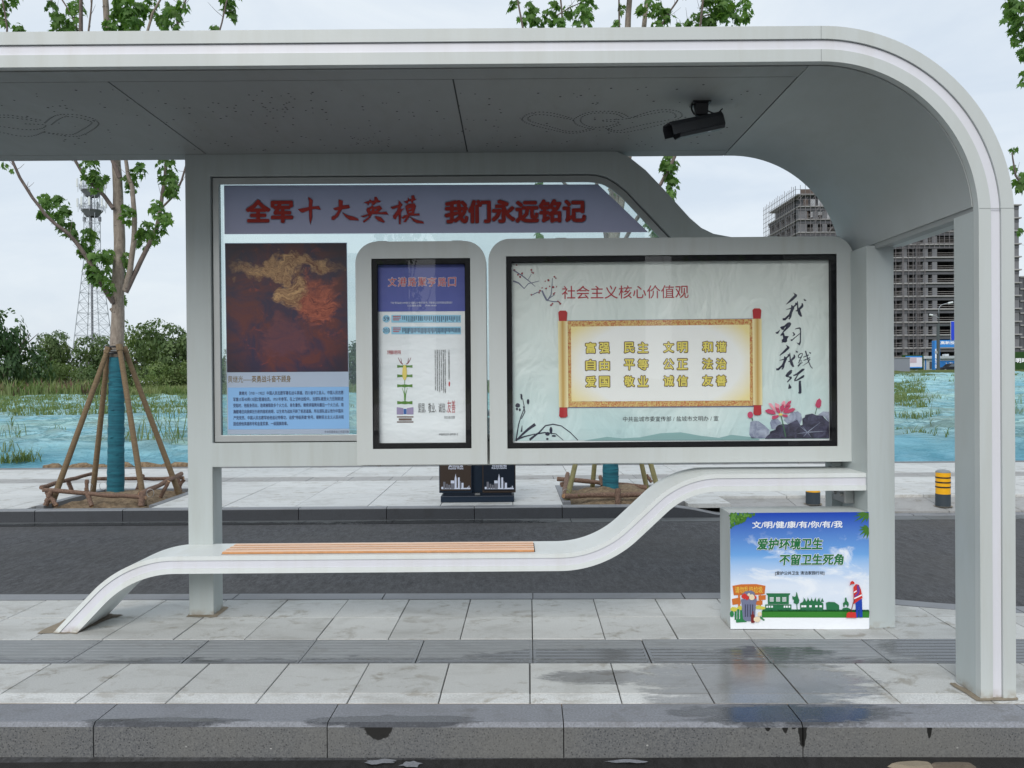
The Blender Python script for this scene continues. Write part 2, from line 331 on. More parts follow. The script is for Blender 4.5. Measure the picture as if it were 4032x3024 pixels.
# ---------------------------------------------------------------- mesh building
class MB:
    def __init__(s): s.v = []; s.f = []
    def add(s, vs_, fs):
        o = len(s.v); s.v += [tuple(p) for p in vs_]; s.f += [tuple(i + o for i in f) for f in fs]; return s
    def box(s, x0, x1, y0, y1, z0, z1):
        return s.add([(x0, y0, z0), (x1, y0, z0), (x1, y1, z0), (x0, y1, z0), (x0, y0, z1), (x1, y0, z1), (x1, y1, z1), (x0, y1, z1)],
                     [(0, 3, 2, 1), (4, 5, 6, 7), (0, 1, 5, 4), (1, 2, 6, 5), (2, 3, 7, 6), (3, 0, 4, 7)])
    def prism(s, loops, y0, y1):
        """loops of (x, z); first is the outline, others are holes; extruded along Y"""
        ls = []
        for k, lp in enumerate(loops):
            a = sum(lp[i][0] * lp[(i + 1) % len(lp)][1] - lp[(i + 1) % len(lp)][0] * lp[i][1] for i in range(len(lp)))
            lp = list(lp)
            if (a < 0) == (k == 0): lp.reverse()
            ls.append(lp)
        tri = geometry.tessellate_polygon([[Vector((x, z, 0)) for x, z in lp] for lp in ls])
        flat = [p for lp in ls for p in lp]; o = len(s.v); m = len(flat)
        s.v += [(x, y0, z) for x, z in flat] + [(x, y1, z) for x, z in flat]
        for t in tri:
            a, b, c = t
            A = (flat[b][0] - flat[a][0]) * (flat[c][1] - flat[a][1]) - (flat[c][0] - flat[a][0]) * (flat[b][1] - flat[a][1])
            if A < 0: b, c = c, b
            s.f.append((o + a, o + b, o + c)); s.f.append((o + m + a, o + m + c, o + m + b))
        i0 = 0
        for lp in ls:
            k = len(lp)
            for i in range(k):
                j = (i + 1) % k
                s.f.append((o + i0 + i, o + m + i0 + i, o + m + i0 + j, o + i0 + j))
            i0 += k
        return s
    def tube(s, path, radii, seg=8, cap=True, jit=0.0):
        path = [Vector(p) for p in path]
        if isinstance(radii, (int, float)): radii = [radii] * len(path)
        o = len(s.v); prev = None
        for i, p in enumerate(path):
            t = (path[min(i + 1, len(path) - 1)] - path[max(i - 1, 0)]).normalized()
            if prev is None: a = t.orthogonal().normalized()
            else:
                a = prev - t * prev.dot(t)
                a = a.normalized() if a.length > 1e-6 else t.orthogonal().normalized()
            prev = a; b = t.cross(a)
            for k in range(seg):
                an = 2 * math.pi * k / seg; r = radii[i] * (1 + (random.uniform(-jit, jit) if jit else 0))
                s.v.append(tuple(p + a * (math.cos(an) * r) + b * (math.sin(an) * r)))
        for i in range(len(path) - 1):
            for k in range(seg):
                k2 = (k + 1) % seg
                s.f.append((o + i * seg + k, o + i * seg + k2, o + (i + 1) * seg + k2, o + (i + 1) * seg + k))
        if cap:
            s.f.append(tuple(o + k for k in reversed(range(seg)))); e = o + (len(path) - 1) * seg
            s.f.append(tuple(e + k for k in range(seg)))
        return s
    def poly(s, pts): return s.add(pts, [tuple(range(len(pts)))])
    def mesh(s, name, mat, smooth=None):
        me = D.meshes.new(name); me.from_pydata(s.v, [], s.f); me.update()
        if mat is not None: me.materials.append(M[mat] if isinstance(mat, str) else mat)
        if smooth:
            for p in me.polygons: p.use_smooth = True
            if smooth < 180: me.set_sharp_from_angle(angle=R(smooth))
        return me
    def build(s, name, mat, parent=None, bevel=0.0, smooth=None, seg=2, **k):
        o = D.objects.new(name, s.mesh(name, mat, smooth)); COL.objects.link(o)
        if parent: o.parent = parent
        if bevel:
            b = o.modifiers.new('bevel', 'BEVEL'); b.width = bevel; b.segments = seg; b.limit_method = 'ANGLE'; b.angle_limit = R(40)
        return tag(o, **k)
def tag(o, label=None, cat=None, group=None, kind=None):
    for a, b in (('label', label), ('category', cat), ('group', group), ('kind', kind)):
        if b: o[a] = b
    return o
def empty(name, loc=(0, 0, 0), rz=0, **k):
    o = D.objects.new(name, None); COL.objects.link(o); o.location = loc; o.rotation_euler = (0, 0, rz); o.empty_display_size = 0.1
    return tag(o, **k)
def inst(me, name, loc=(0, 0, 0), rot=(0, 0, 0), scale=(1, 1, 1), parent=None, **k):
    o = D.objects.new(name, me); COL.objects.link(o); o.location = loc; o.rotation_euler = rot; o.scale = scale
    if parent: o.parent = parent
    return tag(o, **k)
def copy_tree(o, parent=None):
    c = o.copy(); COL.objects.link(c)
    if parent: c.parent = parent
    for ch in list(o.children): copy_tree(ch, c)
    return c
def fillet(pts, radii, seg=14):
    """rounds the corners of an open 2D polyline"""
    out = [Vector(pts[0])]
    for i in range(1, len(pts) - 1):
        a, b, c = Vector(pts[i - 1]), Vector(pts[i]), Vector(pts[i + 1]); r = radii[i]
        u, w = (a - b).normalized(), (c - b).normalized(); ang = u.angle(w)
        if r <= 0 or ang > 3.1: out.append(b); continue
        t = r / math.tan(ang / 2); cen = b + (u + w).normalized() * (r / math.sin(ang / 2)); p0, p1 = b + u * t, b + w * t
        a0 = math.atan2(*(p0 - cen).yx); a1 = math.atan2(*(p1 - cen).yx); da = (a1 - a0 + math.pi) % (2 * math.pi) - math.pi
        for k in range(seg + 1):
            q = a0 + da * k / seg; out.append(cen + Vector((math.cos(q), math.sin(q))) * r)
    out.append(Vector(pts[-1])); return out
def offset(line, d):
    """offsets an open 2D polyline to its left by d"""
    out = []
    for i, p in enumerate(line):
        t = (line[min(i + 1, len(line) - 1)] - line[max(i - 1, 0)]).normalized(); out.append(p + Vector((-t.y, t.x)) * d)
    return out
def ribbon(line, d0, d1): return [tuple(p) for p in offset(line, d0)] + [tuple(p) for p in reversed(offset(line, d1))]
def shrink(loop, d):
    """moves a closed loop of (x, z) inwards by d"""
    n_ = len(loop); a = sum(loop[i][0] * loop[(i + 1) % n_][1] - loop[(i + 1) % n_][0] * loop[i][1] for i in range(n_)); sg = 1 if a > 0 else -1
    out = []
    for i in range(n_):
        p, q, r = Vector(loop[i - 1]), Vector(loop[i]), Vector(loop[(i + 1) % n_])
        e1, e2 = (q - p).normalized(), (r - q).normalized(); n1, n2 = Vector((-e1.y, e1.x)) * sg, Vector((-e2.y, e2.x)) * sg
        b = (n1 + n2); b = b / max(0.3, (1 + n1.dot(n2))); out.append(tuple(q + b * d))
    return out
# ---------------------------------------------------------------- flat print helpers (px = photo pixels, y = distance of the printed plane)
def lettering(parent, body, cx, cy, w, h, y, mat, bold=0.0, shear=0.0, rot=0.0, name='lettering', lines=1.0, **k):
    c = D.curves.new(name, 'FONT'); c.body = body; c.resolution_u = 2; c.shear = shear; c.space_line = lines
    c.align_x = 'CENTER'
    o = D.objects.new(name, c); COL.objects.link(o)
    dg = bpy.context.evaluated_depsgraph_get(); me = D.meshes.new_from_object(o.evaluated_get(dg))
    D.objects.remove(o); D.curves.remove(c)
    if bold > 0.002:      # heavier strokes: a few copies shifted round a small circle
        vv = [tuple(v.co) for v in me.vertices]; ff = [tuple(p.vertices) for p in me.polygons]; nc = 8 if bold > 0.015 else 4; V2, F2 = [], []
        for q in range(nc):
            an = 6.2832 * q / nc + .4; o_ = len(V2); V2 += [(x + math.cos(an) * bold, y_ + math.sin(an) * bold, q) for x, y_, _ in vv]; F2 += [tuple(i + o_ for i in f) for f in ff]
        me = D.meshes.new(name); me.from_pydata(V2, [], F2); me.update()
    else:
        for v in me.vertices: v.co.z = 0
    xs = [v.co.x for v in me.vertices]; ys = [v.co.y for v in me.vertices]
    mxx, mxy = (min(xs) + max(xs)) / 2, (min(ys) + max(ys)) / 2; sx = (w * y / F) / (max(xs) - min(xs)); sy = (h * y / F) / (max(ys) - min(ys))
    ce = P(cx, cy, y); ca, sa = math.cos(rot), math.sin(rot)
    for v in me.vertices:
        a, b = (v.co.x - mxx) * sx, (v.co.y - mxy) * sy
        v.co = (a * ca - b * sa, v.co.z * 0.00005, a * sa + b * ca)
    me.materials.clear(); me.materials.append(M[mat]); me.name = name
    ob = D.objects.new(name, me); COL.objects.link(ob); ob.location = ce; ob.parent = parent
    return tag(ob, **k)
class Print:
    """flat printed shapes given in photo pixels, collected into one mesh"""
    def __init__(s, y): s.m = MB(); s.y = y; s.k = 0
    def yy(s): s.k += 1; return s.y - 0.00003 * (s.k % 30)
    def poly(s, pts):
        t = geometry.tessellate_polygon([[Vector((x, -z, 0)) for x, z in pts]]); y_ = s.yy(); s.m.add([P(x, z, y_) for x, z in pts], [tuple(a) for a in t]); return s
    def rect(s, x0, y0, x1, y1): return s.poly([(x0, y0), (x1, y0), (x1, y1), (x0, y1)])
    def disc(s, cx, cy, rx, ry=None, n_=14, jit=0):
        ry = ry or rx
        return s.poly([(cx + rx * math.cos(6.2832 * k / n_) * (1 + random.uniform(-jit, jit)), cy + ry * math.sin(6.2832 * k / n_) * (1 + random.uniform(-jit, jit))) for k in range(n_)])
    def stroke(s, pts, w0, w1=None):
        w1 = w0 if w1 is None else w1; L_ = [Vector(p) for p in pts]; n_ = len(L_)
        of = offset(L_, 1.0); nn = [of[i] - L_[i] for i in range(n_)]
        ws = [(w0 + (w1 - w0) * i / (n_ - 1)) / 2 for i in range(n_)]
        a = [L_[i] + nn[i] * ws[i] for i in range(n_)]; b = [L_[i] - nn[i] * ws[i] for i in range(n_)]
        y_ = s.yy()
        for i in range(n_ - 1): s.m.add([P(*a[i], y_), P(*a[i + 1], y_), P(*b[i + 1], y_), P(*b[i], y_)], [(0, 1, 2, 3)])
        return s
    def done(s, name, mat, parent): return s.m.build(name, mat, parent, kind='stuff' if name in ('skyline_print', 'rubbish', 'stroke_gap') else None)
# ================================================================ the setting
g = MB(); g.box(-3000, 3000, -3000, 4000, -0.6, -0.30); g.build('ground', 'grass_ground', kind='structure')
g = MB(); g.box(-90, 90, -14.0, 9.03, -0.29, -0.145)
g.build('road', 'asphalt', kind='structure')
g = MB(); g.box(-90, 90, -6.0, 3.395, -0.14, -0.139); g.build('near_road', 'near_asphalt', kind='structure')
PLAT_ROT = -0.020
plat = empty('platform', (0, 0, 0), PLAT_ROT, kind='structure')
def tile_mesh(name, w, d, mat, h=0.05, c=0.0025, extra=None):
    m = MB(); x, y = w / 2, d / 2
    m.add([(-x, -y, -h), (x, -y, -h), (x, y, -h), (-x, y, -h), (-x, -y, -c), (x, -y, -c), (x, y, -c), (-x, y, -c),
           (-x + c, -y + c, 0), (x - c, -y + c, 0), (x - c, y - c, 0), (-x + c, y - c, 0)],
          [(0, 1, 5, 4), (1, 2, 6, 5), (2, 3, 7, 6), (3, 0, 4, 7), (4, 5, 9, 8), (5, 6, 10, 9), (6, 7, 11, 10), (7, 4, 8, 11), (8, 9, 10, 11)])
    return m.mesh(name, mat)
def tactile_mesh(name, w, d, mat, ribs=8):
    m = MB(); x, y = w / 2, d / 2
    m.box(-x, x, -y, y, -0.05, -0.0014)
    p = d / ribs
    for k in range(ribs):
        y0 = -y + p * k + p * 0.22; y1 = y0 + p * 0.56
        m.add([(-x + .012, y0, -0.0014), (x - .012, y0, -0.0014), (x - .012, y1, -0.0014), (-x + .012, y1, -0.0014), (-x + .018, y0 + .006, 0.001), (x - .018, y0 + .006, 0.001), (x - .018, y1 - .006, 0.001), (-x + .018, y1 - .006, 0.001)],
              [(0, 1, 5, 4), (1, 2, 6, 5), (2, 3, 7, 6), (3, 0, 4, 7), (4, 5, 6, 7)])
    return m.mesh(name, mat)
# base slab under the tiles (dark joints)
def back_edge(x):   # local y of the back of the platform, curving towards the road at the right
    if x < 1.75: return 5.352
    if x < 3.0: t = (x - 1.75) / 1.25; t = t * t * (3 - 2 * t); return 5.352 - 0.34 * t
    return 5.012
lo = MB(); xs = [-7.5 + 0.25 * i for i in range(57)]
top = [(x, back_edge(x) + 0.0) for x in xs]
vs_ = [(x, 3.45, -0.012) for x in xs] + [(x, y, -0.012) for x, y in top] + [(x, 3.45, -0.2) for x in xs] + [(x, y, -0.2) for x, y in top]
n_ = len(xs); fs = []
for i in range(n_ - 1):
    fs += [(i, i + 1, n_ + i + 1, n_ + i), (n_ + i, n_ + i + 1, 3 * n_ + i + 1, 3 * n_ + i)]
lo.add(vs_, fs); lo.build('bedding', simple('joint_grout', (0.045, 0.042, 0.038), 0.9), plat)
rows = [('paving_strip', 3.628, 3.745, 0.412, 'paving_edge', -0.003), ('paving_tile', 3.745, 4.145, 0.412, 'paving', -0.003),
        ('tactile_tile', 4.145, 4.53, 0.605, 'band_paving', 0.014), ('paving_tile', 4.53, 4.948, 0.405, 'paving', 0.014), ('paving_tile', 4.948, 5.352, 0.405, 'paving', 0.014)]
J = 0.0055
for nm, y0, y1, w, mt, x0 in rows:
    me = tactile_mesh(nm, w - J, y1 - y0 - J, mt) if nm == 'tactile_tile' else tile_mesh(nm, w - J, y1 - y0 - J, mt)
    for k in range(math.floor(-6.9 / w), math.ceil(5.2 / w)):
        cx_ = x0 + (k + 0.5) * w
        if cx_ > 5.2: continue
        if y0 > 4.9 and cx_ > 1.9: continue
        dz = random.uniform(-0.0012, 0.0008)
        inst(me, nm, (cx_ + random.uniform(-.0012, .0012), (y0 + y1) / 2 + random.uniform(-.0012, .0012), dz), (random.uniform(-.0012, .0012), random.uniform(-.0012, .0012), random.uniform(-.0015, .0015)), parent=plat)
# cut tiles along the curved back edge
for k in range(5, 13):
    a, b = 0.014 + k * 0.405 + J / 2, 0.014 + (k + 1) * 0.405 - J / 2
    if (a + b) / 2 < 1.9: continue
    m = MB(); q = [(a, 4.948 + J / 2), (b, 4.948 + J / 2), (b, back_edge(b) - J), (a, back_edge(a) - J)]
    m.add([(x, y, -0.05) for x, y in q] + [(x, y, 0) for x, y in q], [(0, 1, 5, 4), (1, 2, 6, 5), (2, 3, 7, 6), (3, 0, 4, 7), (4, 5, 6, 7)])
    m.build('paving_tile', 'paving', plat)
# kerb stones: front row with a bevelled upper edge, one metre each
kerb = MB(); wk = 1.0 - 0.0045
prof = [(3.415, -0.17), (3.415, -0.016), (3.432, 0.0), (3.622, 0.0), (3.622, -0.17)]
kx = wk / 2
def kerb_mesh(name, prof, w, mats, front_faces):
    m = MB(); k = len(prof); x = w / 2
    m.add([(-x, y, z) for y, z in prof] + [(x, y, z) for y, z in prof], [(i, k + i, k + (i + 1) % k, (i + 1) % k) for i in range(k)] + [tuple(range(k)), tuple(reversed(range(k, 2 * k)))])
    me = m.mesh(name, mats[0]); me.materials.append(M[mats[1]])
    for i, p in enumerate(me.polygons):
        if i in front_faces: p.material_index = 1
    bm = bmesh.new(); bm.from_mesh(me); bmesh.ops.recalc_face_normals(bm, faces=bm.faces); bm.to_mesh(me); bm.free()
    return me
km = kerb_mesh('kerb_stone', prof, wk, ('kerb_top', 'kerb_face'), {0, 5, 6})
kj = [-0.793, 0.207, 1.207]
for k in range(-7, 6):
    inst(km, 'kerb_stone', (-0.862 + 0.5 + k * 1.0, random.uniform(-.0015, .0015), random.uniform(-.001, .001)), parent=plat)
# thin brown line of grit in the joint behind the kerb
m = MB(); m.box(-6.9, 5.3, 3.6215, 3.630, -0.02, -0.0015); m.build('joint_grit', simple('grit', (0.26, 0.2, 0.14), 0.95, 0, 0.5, 40), plat)
# back kerb
def back_y(x): return back_edge(x) + 0.004
x = -7.0; stones = []
while x < 6.5: stones.append((x, x + 1.0)); x += 1.0
for a, b in stones:
    m = MB(); st = 5; a2, b2 = a + 0.02 + 0.004, b + 0.02 - 0.004
    xx = [a2 + (b2 - a2) * i / st for i in range(st + 1)]
    pr = lambda x_: [(x_, back_y(x_), -0.17), (x_, back_y(x_), 0.002), (x_, back_y(x_) + 0.14, 0.002), (x_, back_y(x_) + 0.155, -0.012), (x_, back_y(x_) + 0.155, -0.17)]
    V = [p for x_ in xx for p in pr(x_)]
    m.add(V, [(5 * i + j, 5 * i + 5 + j, 5 * i + 6 + j, 5 * i + 1 + j) for i in range(st) for j in range(4)] + [(0, 1, 2, 3, 4), tuple(5 * st + q for q in (4, 3, 2, 1, 0))])
    m.build('kerb_stone', 'far_kerb_top', plat)
# sand patches around the shelter's feet
def patch(name, pts, z, mat, parent=None, **k):
    m = MB(); m.poly([(a, b, z) for a, b in pts]); return m.build(name, mat, parent, **k)
simple('sand', (0.25, 0.21, 0.155), 0.95, 0, 0.35, 30); simple('dark_sand', (0.13, 0.105, 0.08), 0.95, 0, 0.4, 30)
def jag(pts, j=0.008, sub=5):
    out = []
    for i in range(len(pts)):
        a, b = Vector(pts[i]), Vector(pts[(i + 1) % len(pts)])
        for k in range(sub): q = a.lerp(b, k / sub); out.append((q.x + random.uniform(-j, j), q.y + random.uniform(-j, j)))
    return out
patch('sand_patch', jag([G(145, 2495)[:2], G(306, 2497)[:2], G(300, 2440)[:2], G(255, 2440)[:2]]), 0.003, 'sand', kind='stuff')
patch('sand_patch', jag([G(306, 2495)[:2], G(425, 2440)[:2], G(488, 2424)[:2], G(418, 2418)[:2], G(300, 2450)[:2]]), 0.004, 'dark_sand', kind='stuff')
patch('sand_patch', jag([G(735, 2430)[:2], G(850, 2432)[:2], G(900, 2392)[:2], G(860, 2385)[:2], G(760, 2400)[:2]], 0.006), 0.003, 'sand', kind='stuff')
patch('sand_patch', jag([G(3850, 2762)[:2], G(4012, 2758)[:2], G(4002, 2746)[:2], G(3862, 2746)[:2], G(3757, 2690)[:2], G(3738, 2692)[:2]], 0.004), 0.003, 'sand', kind='stuff')
# debris at the foot of the kerb
for (px, py, r1, r2, mt) in ((1500, 3003, .07, .022, 'kerb_top'), (1620, 3012, .05, .03, 'kerb_top'), (2470, 3001, .09, .018, 'kerb_top')):
    c_ = G(px, py, -0.139)
    patch('cement_patch', [(c_.x + r1 * math.cos(t) * random.uniform(.6, 1.2), min(3.40, c_.y + r2 * math.sin(t) * random.uniform(.5, 1.3))) for t in [6.28 * i / 18 for i in range(18)]], -0.135, mt, kind='stuff')
for (px, py, r1, r2, mt, lb) in ((3590, 3018, .10, .03, 'sand', 'pale broken chip of stone at the foot of the kerb'), (3740, 3020, .12, .02, 'dark_sand', 'brown wet leaf litter at the foot of the kerb')):
    c_ = G(px, py, -0.139); m = MB()
    pts = [(c_.x + r1 * math.cos(t) * random.uniform(.7, 1.1), min(3.405, c_.y + r2 * math.sin(t) * random.uniform(.6, 1.2))) for t in [6.28 * i / 12 for i in range(12)]]
    m.add([(a, b, -0.139) for a, b in pts] + [(c_.x + (a - c_.x) * .8, c_.y + (b - c_.y) * .8, -0.125) for a, b in pts], [(i, (i + 1) % 12, 12 + (i + 1) % 12, 12 + i) for i in range(12)] + [tuple(range(12, 24))])
    m.build('rubble', mt, kind='stuff')
# ---------------------------------------------------------------- far side of the side road
FY = 9.235
side = empty('far_pavement', kind='structure')
def ramp(x, y):    # dropped kerb to the right
    a = min(1, max(0, (x - 1.75) / 0.85)); a = a * a * (3 - 2 * a); d = max(0.0, 1 - (y - FY) / 1.0)
    return -0.125 * a * d
m = MB(); m.box(-60, 60, FY + 0.14, 13.75, -0.4, -0.145); m.build('bedding', 'joint_grout', side)
gut = kerb_mesh('gutter_stone', [(9.02, -0.25), (9.02, -0.139), (FY, -0.136), (FY, -0.25)], 0.992, ('gutter', 'gutter'), set())
for k in range(-8, 9): inst(gut, 'gutter_stone', (k + 0.15, 0, 0), parent=side)
m = MB(); m.box(-60, -7.9, 9.02, FY, -0.25, -0.138); m.box(8.7, 60, 9.02, FY, -0.25, -0.138); m.build('gutter_far', 'gutter', side)
for k in range(-8, 9):
    a, b = k - 0.44 + 0.004, k + 0.56 - 0.004
    m = MB(); st = 4; xx = [a + (b - a) * i / st for i in range(st + 1)]
    pr = lambda x_: [(x_, FY, -0.25), (x_, FY, -0.012 + ramp(x_, FY)), (x_, FY + 0.012, ramp(x_, FY)), (x_, FY + 0.135, ramp(x_, FY)), (x_, FY + 0.135, -0.25)]
    m.add([p for x_ in xx for p in pr(x_)], [(5 * i + j, 5 * i + 5 + j, 5 * i + 6 + j, 5 * i + 1 + j) for i in range(st) for j in range(4)] + [(0, 1, 2, 3, 4), tuple(5 * st + q for q in (4, 3, 2, 1, 0))])
    o = m.build('kerb_stone', 'far_kerb', side); o.data.materials.append(M['far_kerb_top'])
    for i, p in enumerate(o.data.polygons):
        if i < 4 * st and i % 4 in (1, 2): p.material_index = 1
m = MB(); m.box(-60, -8.44, FY, FY + 0.135, -0.25, 0); m.box(8.56, 60, FY, FY + 0.135, -0.25, -0.12); m.build('kerb_run', 'far_kerb', side)
TREES = [(-4.90, 10.26, 0.62, 0.71), (1.30, 10.26, 0.62, 0.71), (7.76, 10.26, 0.62, 0.71)]
def in_pit(x, y, pad=0.0): return any(abs(x - a) < w + pad and abs(y - b) < d + pad for a, b, w, d in TREES)
frows = [(9.375, 9.96), (9.96, 10.53), (10.53, 11.1), (11.1, 11.75), (11.75, 12.28), (12.28, 12.95), (12.95, 13.62)]
fm = {}
for (y0, y1) in frows:
    bandrow = (y0, y1) == (11.75, 12.28)
    w = 0.6 if bandrow else 0.84
    if bandrow: me0 = tactile_mesh('tactile_tile', w - 0.008, y1 - y0 - 0.008, 'far_band', 5)
    else: me0 = tile_mesh('paving_tile', w - 0.008, y1 - y0 - 0.008, 'far_paving')
    for k in range(math.floor(-8.6 / w), math.ceil(8.6 / w)):
        x0, x1 = k * w, (k + 1) * w; cx_, cy_ = (x0 + x1) / 2, (y0 + y1) / 2
        # tiles that meet a tree pit are cut to it
        cut = [q for q in TREES if x1 > q[0] - q[2] - .1 and x0 < q[0] + q[2] + .1 and y1 > q[1] - q[3] - .001 and y0 < q[1] + q[3] + .1]
        if cut and not bandrow:
            a, b, pw, pd = cut[0]; segs = []
            if x0 < a - pw - .1: segs.append((x0, a - pw - .1, y0, y1))
            if x1 > a + pw + .1: segs.append((a + pw + .1, x1, y0, y1))
            if y1 > b + pd + .1: segs.append((max(x0, a - pw - .1), min(x1, a + pw + .1), b + pd + .1, y1))
            for (u0, u1, v0, v1) in segs:
                if u1 - u0 < .03 or v1 - v0 < .03: continue
                m = MB(); m.box(u0 + .004, u1 - .004, v0 + .004, v1 - .004, -0.05, 0.0); o = m.build('paving_tile', 'far_paving', side)
            continue
        zz = ramp(cx_, cy_)
        if zz < -0.001:
            m = MB(); q = [(x0 + .004, y0 + .004), (x1 - .004, y0 + .004), (x1 - .004, y1 - .004), (x0 + .004, y1 - .004)]
            m.add([(a, b, -0.24) for a, b in q] + [(a, b, ramp(a, b)) for a, b in q], [(0, 1, 5, 4), (1, 2, 6, 5), (2, 3, 7, 6), (3, 0, 4, 7), (4, 5, 6, 7)])
            m.build('paving_tile', 'far_band' if (y0 < 9.5 and x0 > 2.4) else 'far_paving', side)
        else:
            inst(me0, me0.name, (cx_, cy_, random.uniform(-.002, .001)), (random.uniform(-.001, .001), random.uniform(-.001, .001), 0), parent=side)
m = MB()
for s_ in (-1, 1): m.box(*( (-60, -8.9) if s_ < 0 else (8.6, 60)), 9.375, 13.62, -0.14, 0.0)
m.build('paving_far', 'far_paving', side)
m = MB(); m.box(-60, 60, 13.622, 13.76, -0.14, 0.012); m.build('kerb_edge', 'far_kerb_top', side)
# tree pits
for i, (a, b, w, d) in enumerate(TREES):
    m = MB()
    m.box(a - w - .1, a - w, b - d, b + d + .1, -0.2, 0.004); m.box(a + w, a + w + .1, b - d, b + d + .1, -0.2, 0.004); m.box(a - w, a + w, b + d, b + d + .1, -0.2, 0.004)
    m.build('pit_edging', 'far_kerb_top', side)
    m = MB(); nn = 14; V = []; Fc = []
    for yy in range(nn + 1):
        for xx in range(nn + 1):
            u, v = xx / nn, yy / nn; e = min(u, v, 1 - u, 1 - v) * 2
            V.append((a - w + 2 * w * u, b - d - 0.015 + (2 * d + 0.015) * v, -0.07 + 0.13 * min(1, e * 1.6) + 0.06 * noise.noise(Vector((u * 5 + i * 9, v * 5, 0))) * min(1, e * 4)))
    for yy in range(nn):
        for xx in range(nn): q = yy * (nn + 1) + xx; Fc.append((q, q + 1, q + nn + 2, q + nn + 1))
    m.add(V, Fc); m.build('soil', 'soil', side, smooth=180)
# ---------------------------------------------------------------- netted plot beyond the pavement
def sm(t): t = min(1, max(0, t)); return t * t * (3 - 2 * t)
def terrain(x, y):
    z = 0.30 * sm((y - 13.72) / 1.1) + 0.25 * sm((y - 20) / 50)
    z += 1.65 * sm((x + 4) / 36) * sm((y - 18) / 105)
    return z
m = MB(); V = []; Fc = []; LU = []; RI = []; NX, NY = 400, 420; ymax = 420.0
for j in range(NY + 1):
    y = 13.64 * (ymax / 13.64) ** ((j / NY) ** 1.25)
    for i in range(NX + 1):
        x = (-0.95 + 1.9 * i / NX) * (y + 6)
        a = sm((y - 13.7) / 1.0); k_ = min(1.0, 30 / y)
        ks = max(1.0, y / 32)      # folds grow wider far away, where only the large ones show
        wx_ = 0.9 * noise.noise(Vector((x * .3, y * .3, 11)))
        rd = 1 - min(1, 3.2 * abs(noise.noise(Vector((x * 0.22 / ks, (y + wx_) * 0.75 / ks, 0))))); rd2 = 1 - min(1, 3 * abs(noise.noise(Vector((x * 0.8, (y + wx_) * 1.5, 7)))))
        lp_ = sm((noise.noise(Vector((x * 1.0 / ks ** .6, y * 1.3 / ks ** .6, 3))) - .20) / .2)
        z = terrain(x, y) + a * min(1.6, ks) * (0.10 * rd * rd + 0.045 * rd2 + 0.05 * lp_ + 0.10 * noise.noise(Vector((x * 0.09, y * 0.25, 9))) - .05)
        LU.append(lp_ * a); RI.append(min(1, .75 * rd + .35 * rd2))
        if y < 15.0: z += 0.06 * noise.noise(Vector((x * 0.5, 3, 2))) * sm((y - 13.66) / .5)
        if j == 0: z = -0.02
        V.append((x, y, z))
for j in range(NY):
    for i in range(NX): q = j * (NX + 1) + i; Fc.append((q, q + 1, q + NX + 2, q + NX + 1))
m.add(V, Fc); nf = m.build('netted_field', 'net_cloth', smooth=180, kind='structure')
for nm_, L2 in (('lump', LU), ('ridge', RI)): nf.data.attributes.new(nm_, 'FLOAT', 'POINT').data.foreach_set('value', L2)
# soil heaps in front of the net's edge
m = MB()
for k in range(46):
    x = random.choice([random.uniform(-8.0, -4.6), random.uniform(-9, 9), random.uniform(-0.5, 6)]); r = random.uniform(.04, .13)
    o_ = len(m.v); bm = bmesh.new(); bmesh.ops.create_icosphere(bm, subdivisions=2, radius=1)
    vv = []
    for v in bm.verts:
        d_ = 1 + .35 * noise.noise(v.co * 2 + Vector((k, 0, 0))); vv.append((x + v.co.x * r * 1.6 * d_, 13.80 + random.uniform(-.002, .002) + v.co.y * r * .5 * d_, 0.01 + v.co.z * r * .7 * d_))
    m.add(vv, [tuple(v.index for v in f.verts) for f in bm.faces]); bm.free()
m.build('soil_heaps', 'soil', kind='stuff', smooth=180)
# ================================================================ the bus shelter
sh = empty('bus_shelter', (0, 4.4, 0), label='white coated metal bus shelter with a curved canopy, lit display cases and a wave-shaped bench', cat='bus shelter')
INV = Matrix.Translation((0, -4.4, 0))
def S(o):      # child of the shelter, geometry stays where it was built
    o.parent = sh; o.matrix_parent_inverse = INV; return o
ZT, TH, XR, RO = 3.020, 0.158, 2.253, 0.86
outer = fillet([(-6.5, ZT), (XR, ZT), (XR, 0.0)], [0, RO, 0], 40)
# strip the last straight run so that the shell ends above the wall opening
shell_top = [p for p in outer if p.y > 2.21] + [Vector((XR, 2.205))]
leg_line = [Vector((XR, 2.205)), Vector((XR, 0.0))]
YF, YB, Y1 = 3.64, 5.155, 3.682
m = MB(); m.prism([ribbon(shell_top, -0.0005, -TH)], Y1, YB)
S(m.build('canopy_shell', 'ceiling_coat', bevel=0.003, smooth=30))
full = [p for p in outer]
for nm, d0, d1, y0 in (('fascia_outer', 0.0, -0.058, YF), ('fascia_inner', -0.104, -TH - 0.001, YF)):
    m = MB(); m.prism([ribbon(full, d0, d1)], y0, Y1 - 0.0005); S(m.build(nm, 'white_coat', bevel=0.0025, smooth=30))
m = MB(); m.prism([ribbon(full, -0.0595, -0.1025)], YF + 0.010, Y1 - 0.001); S(m.build('light_strip', 'diffuser', bevel=0.002, smooth=30))
m = MB(); m.prism([ribbon([p for p in outer if p.y > 2.21] + [Vector((XR, 2.205))], 0.004, -0.003)], Y1 - 0.004, YB - 0.002); S(m.build('canopy_cover', 'white_coat', smooth=30))
m = MB(); m.box(XR - TH, XR - 0.0005, Y1, 3.85, 0, 2.2045); S(m.build('front_leg', 'grey_coat', bevel=0.003))
m = MB(); m.box(2.045, 2.202, 4.68, YB - 0.001, 0, 2.2045); S(m.build('rear_post', 'grey_coat', bevel=0.003))
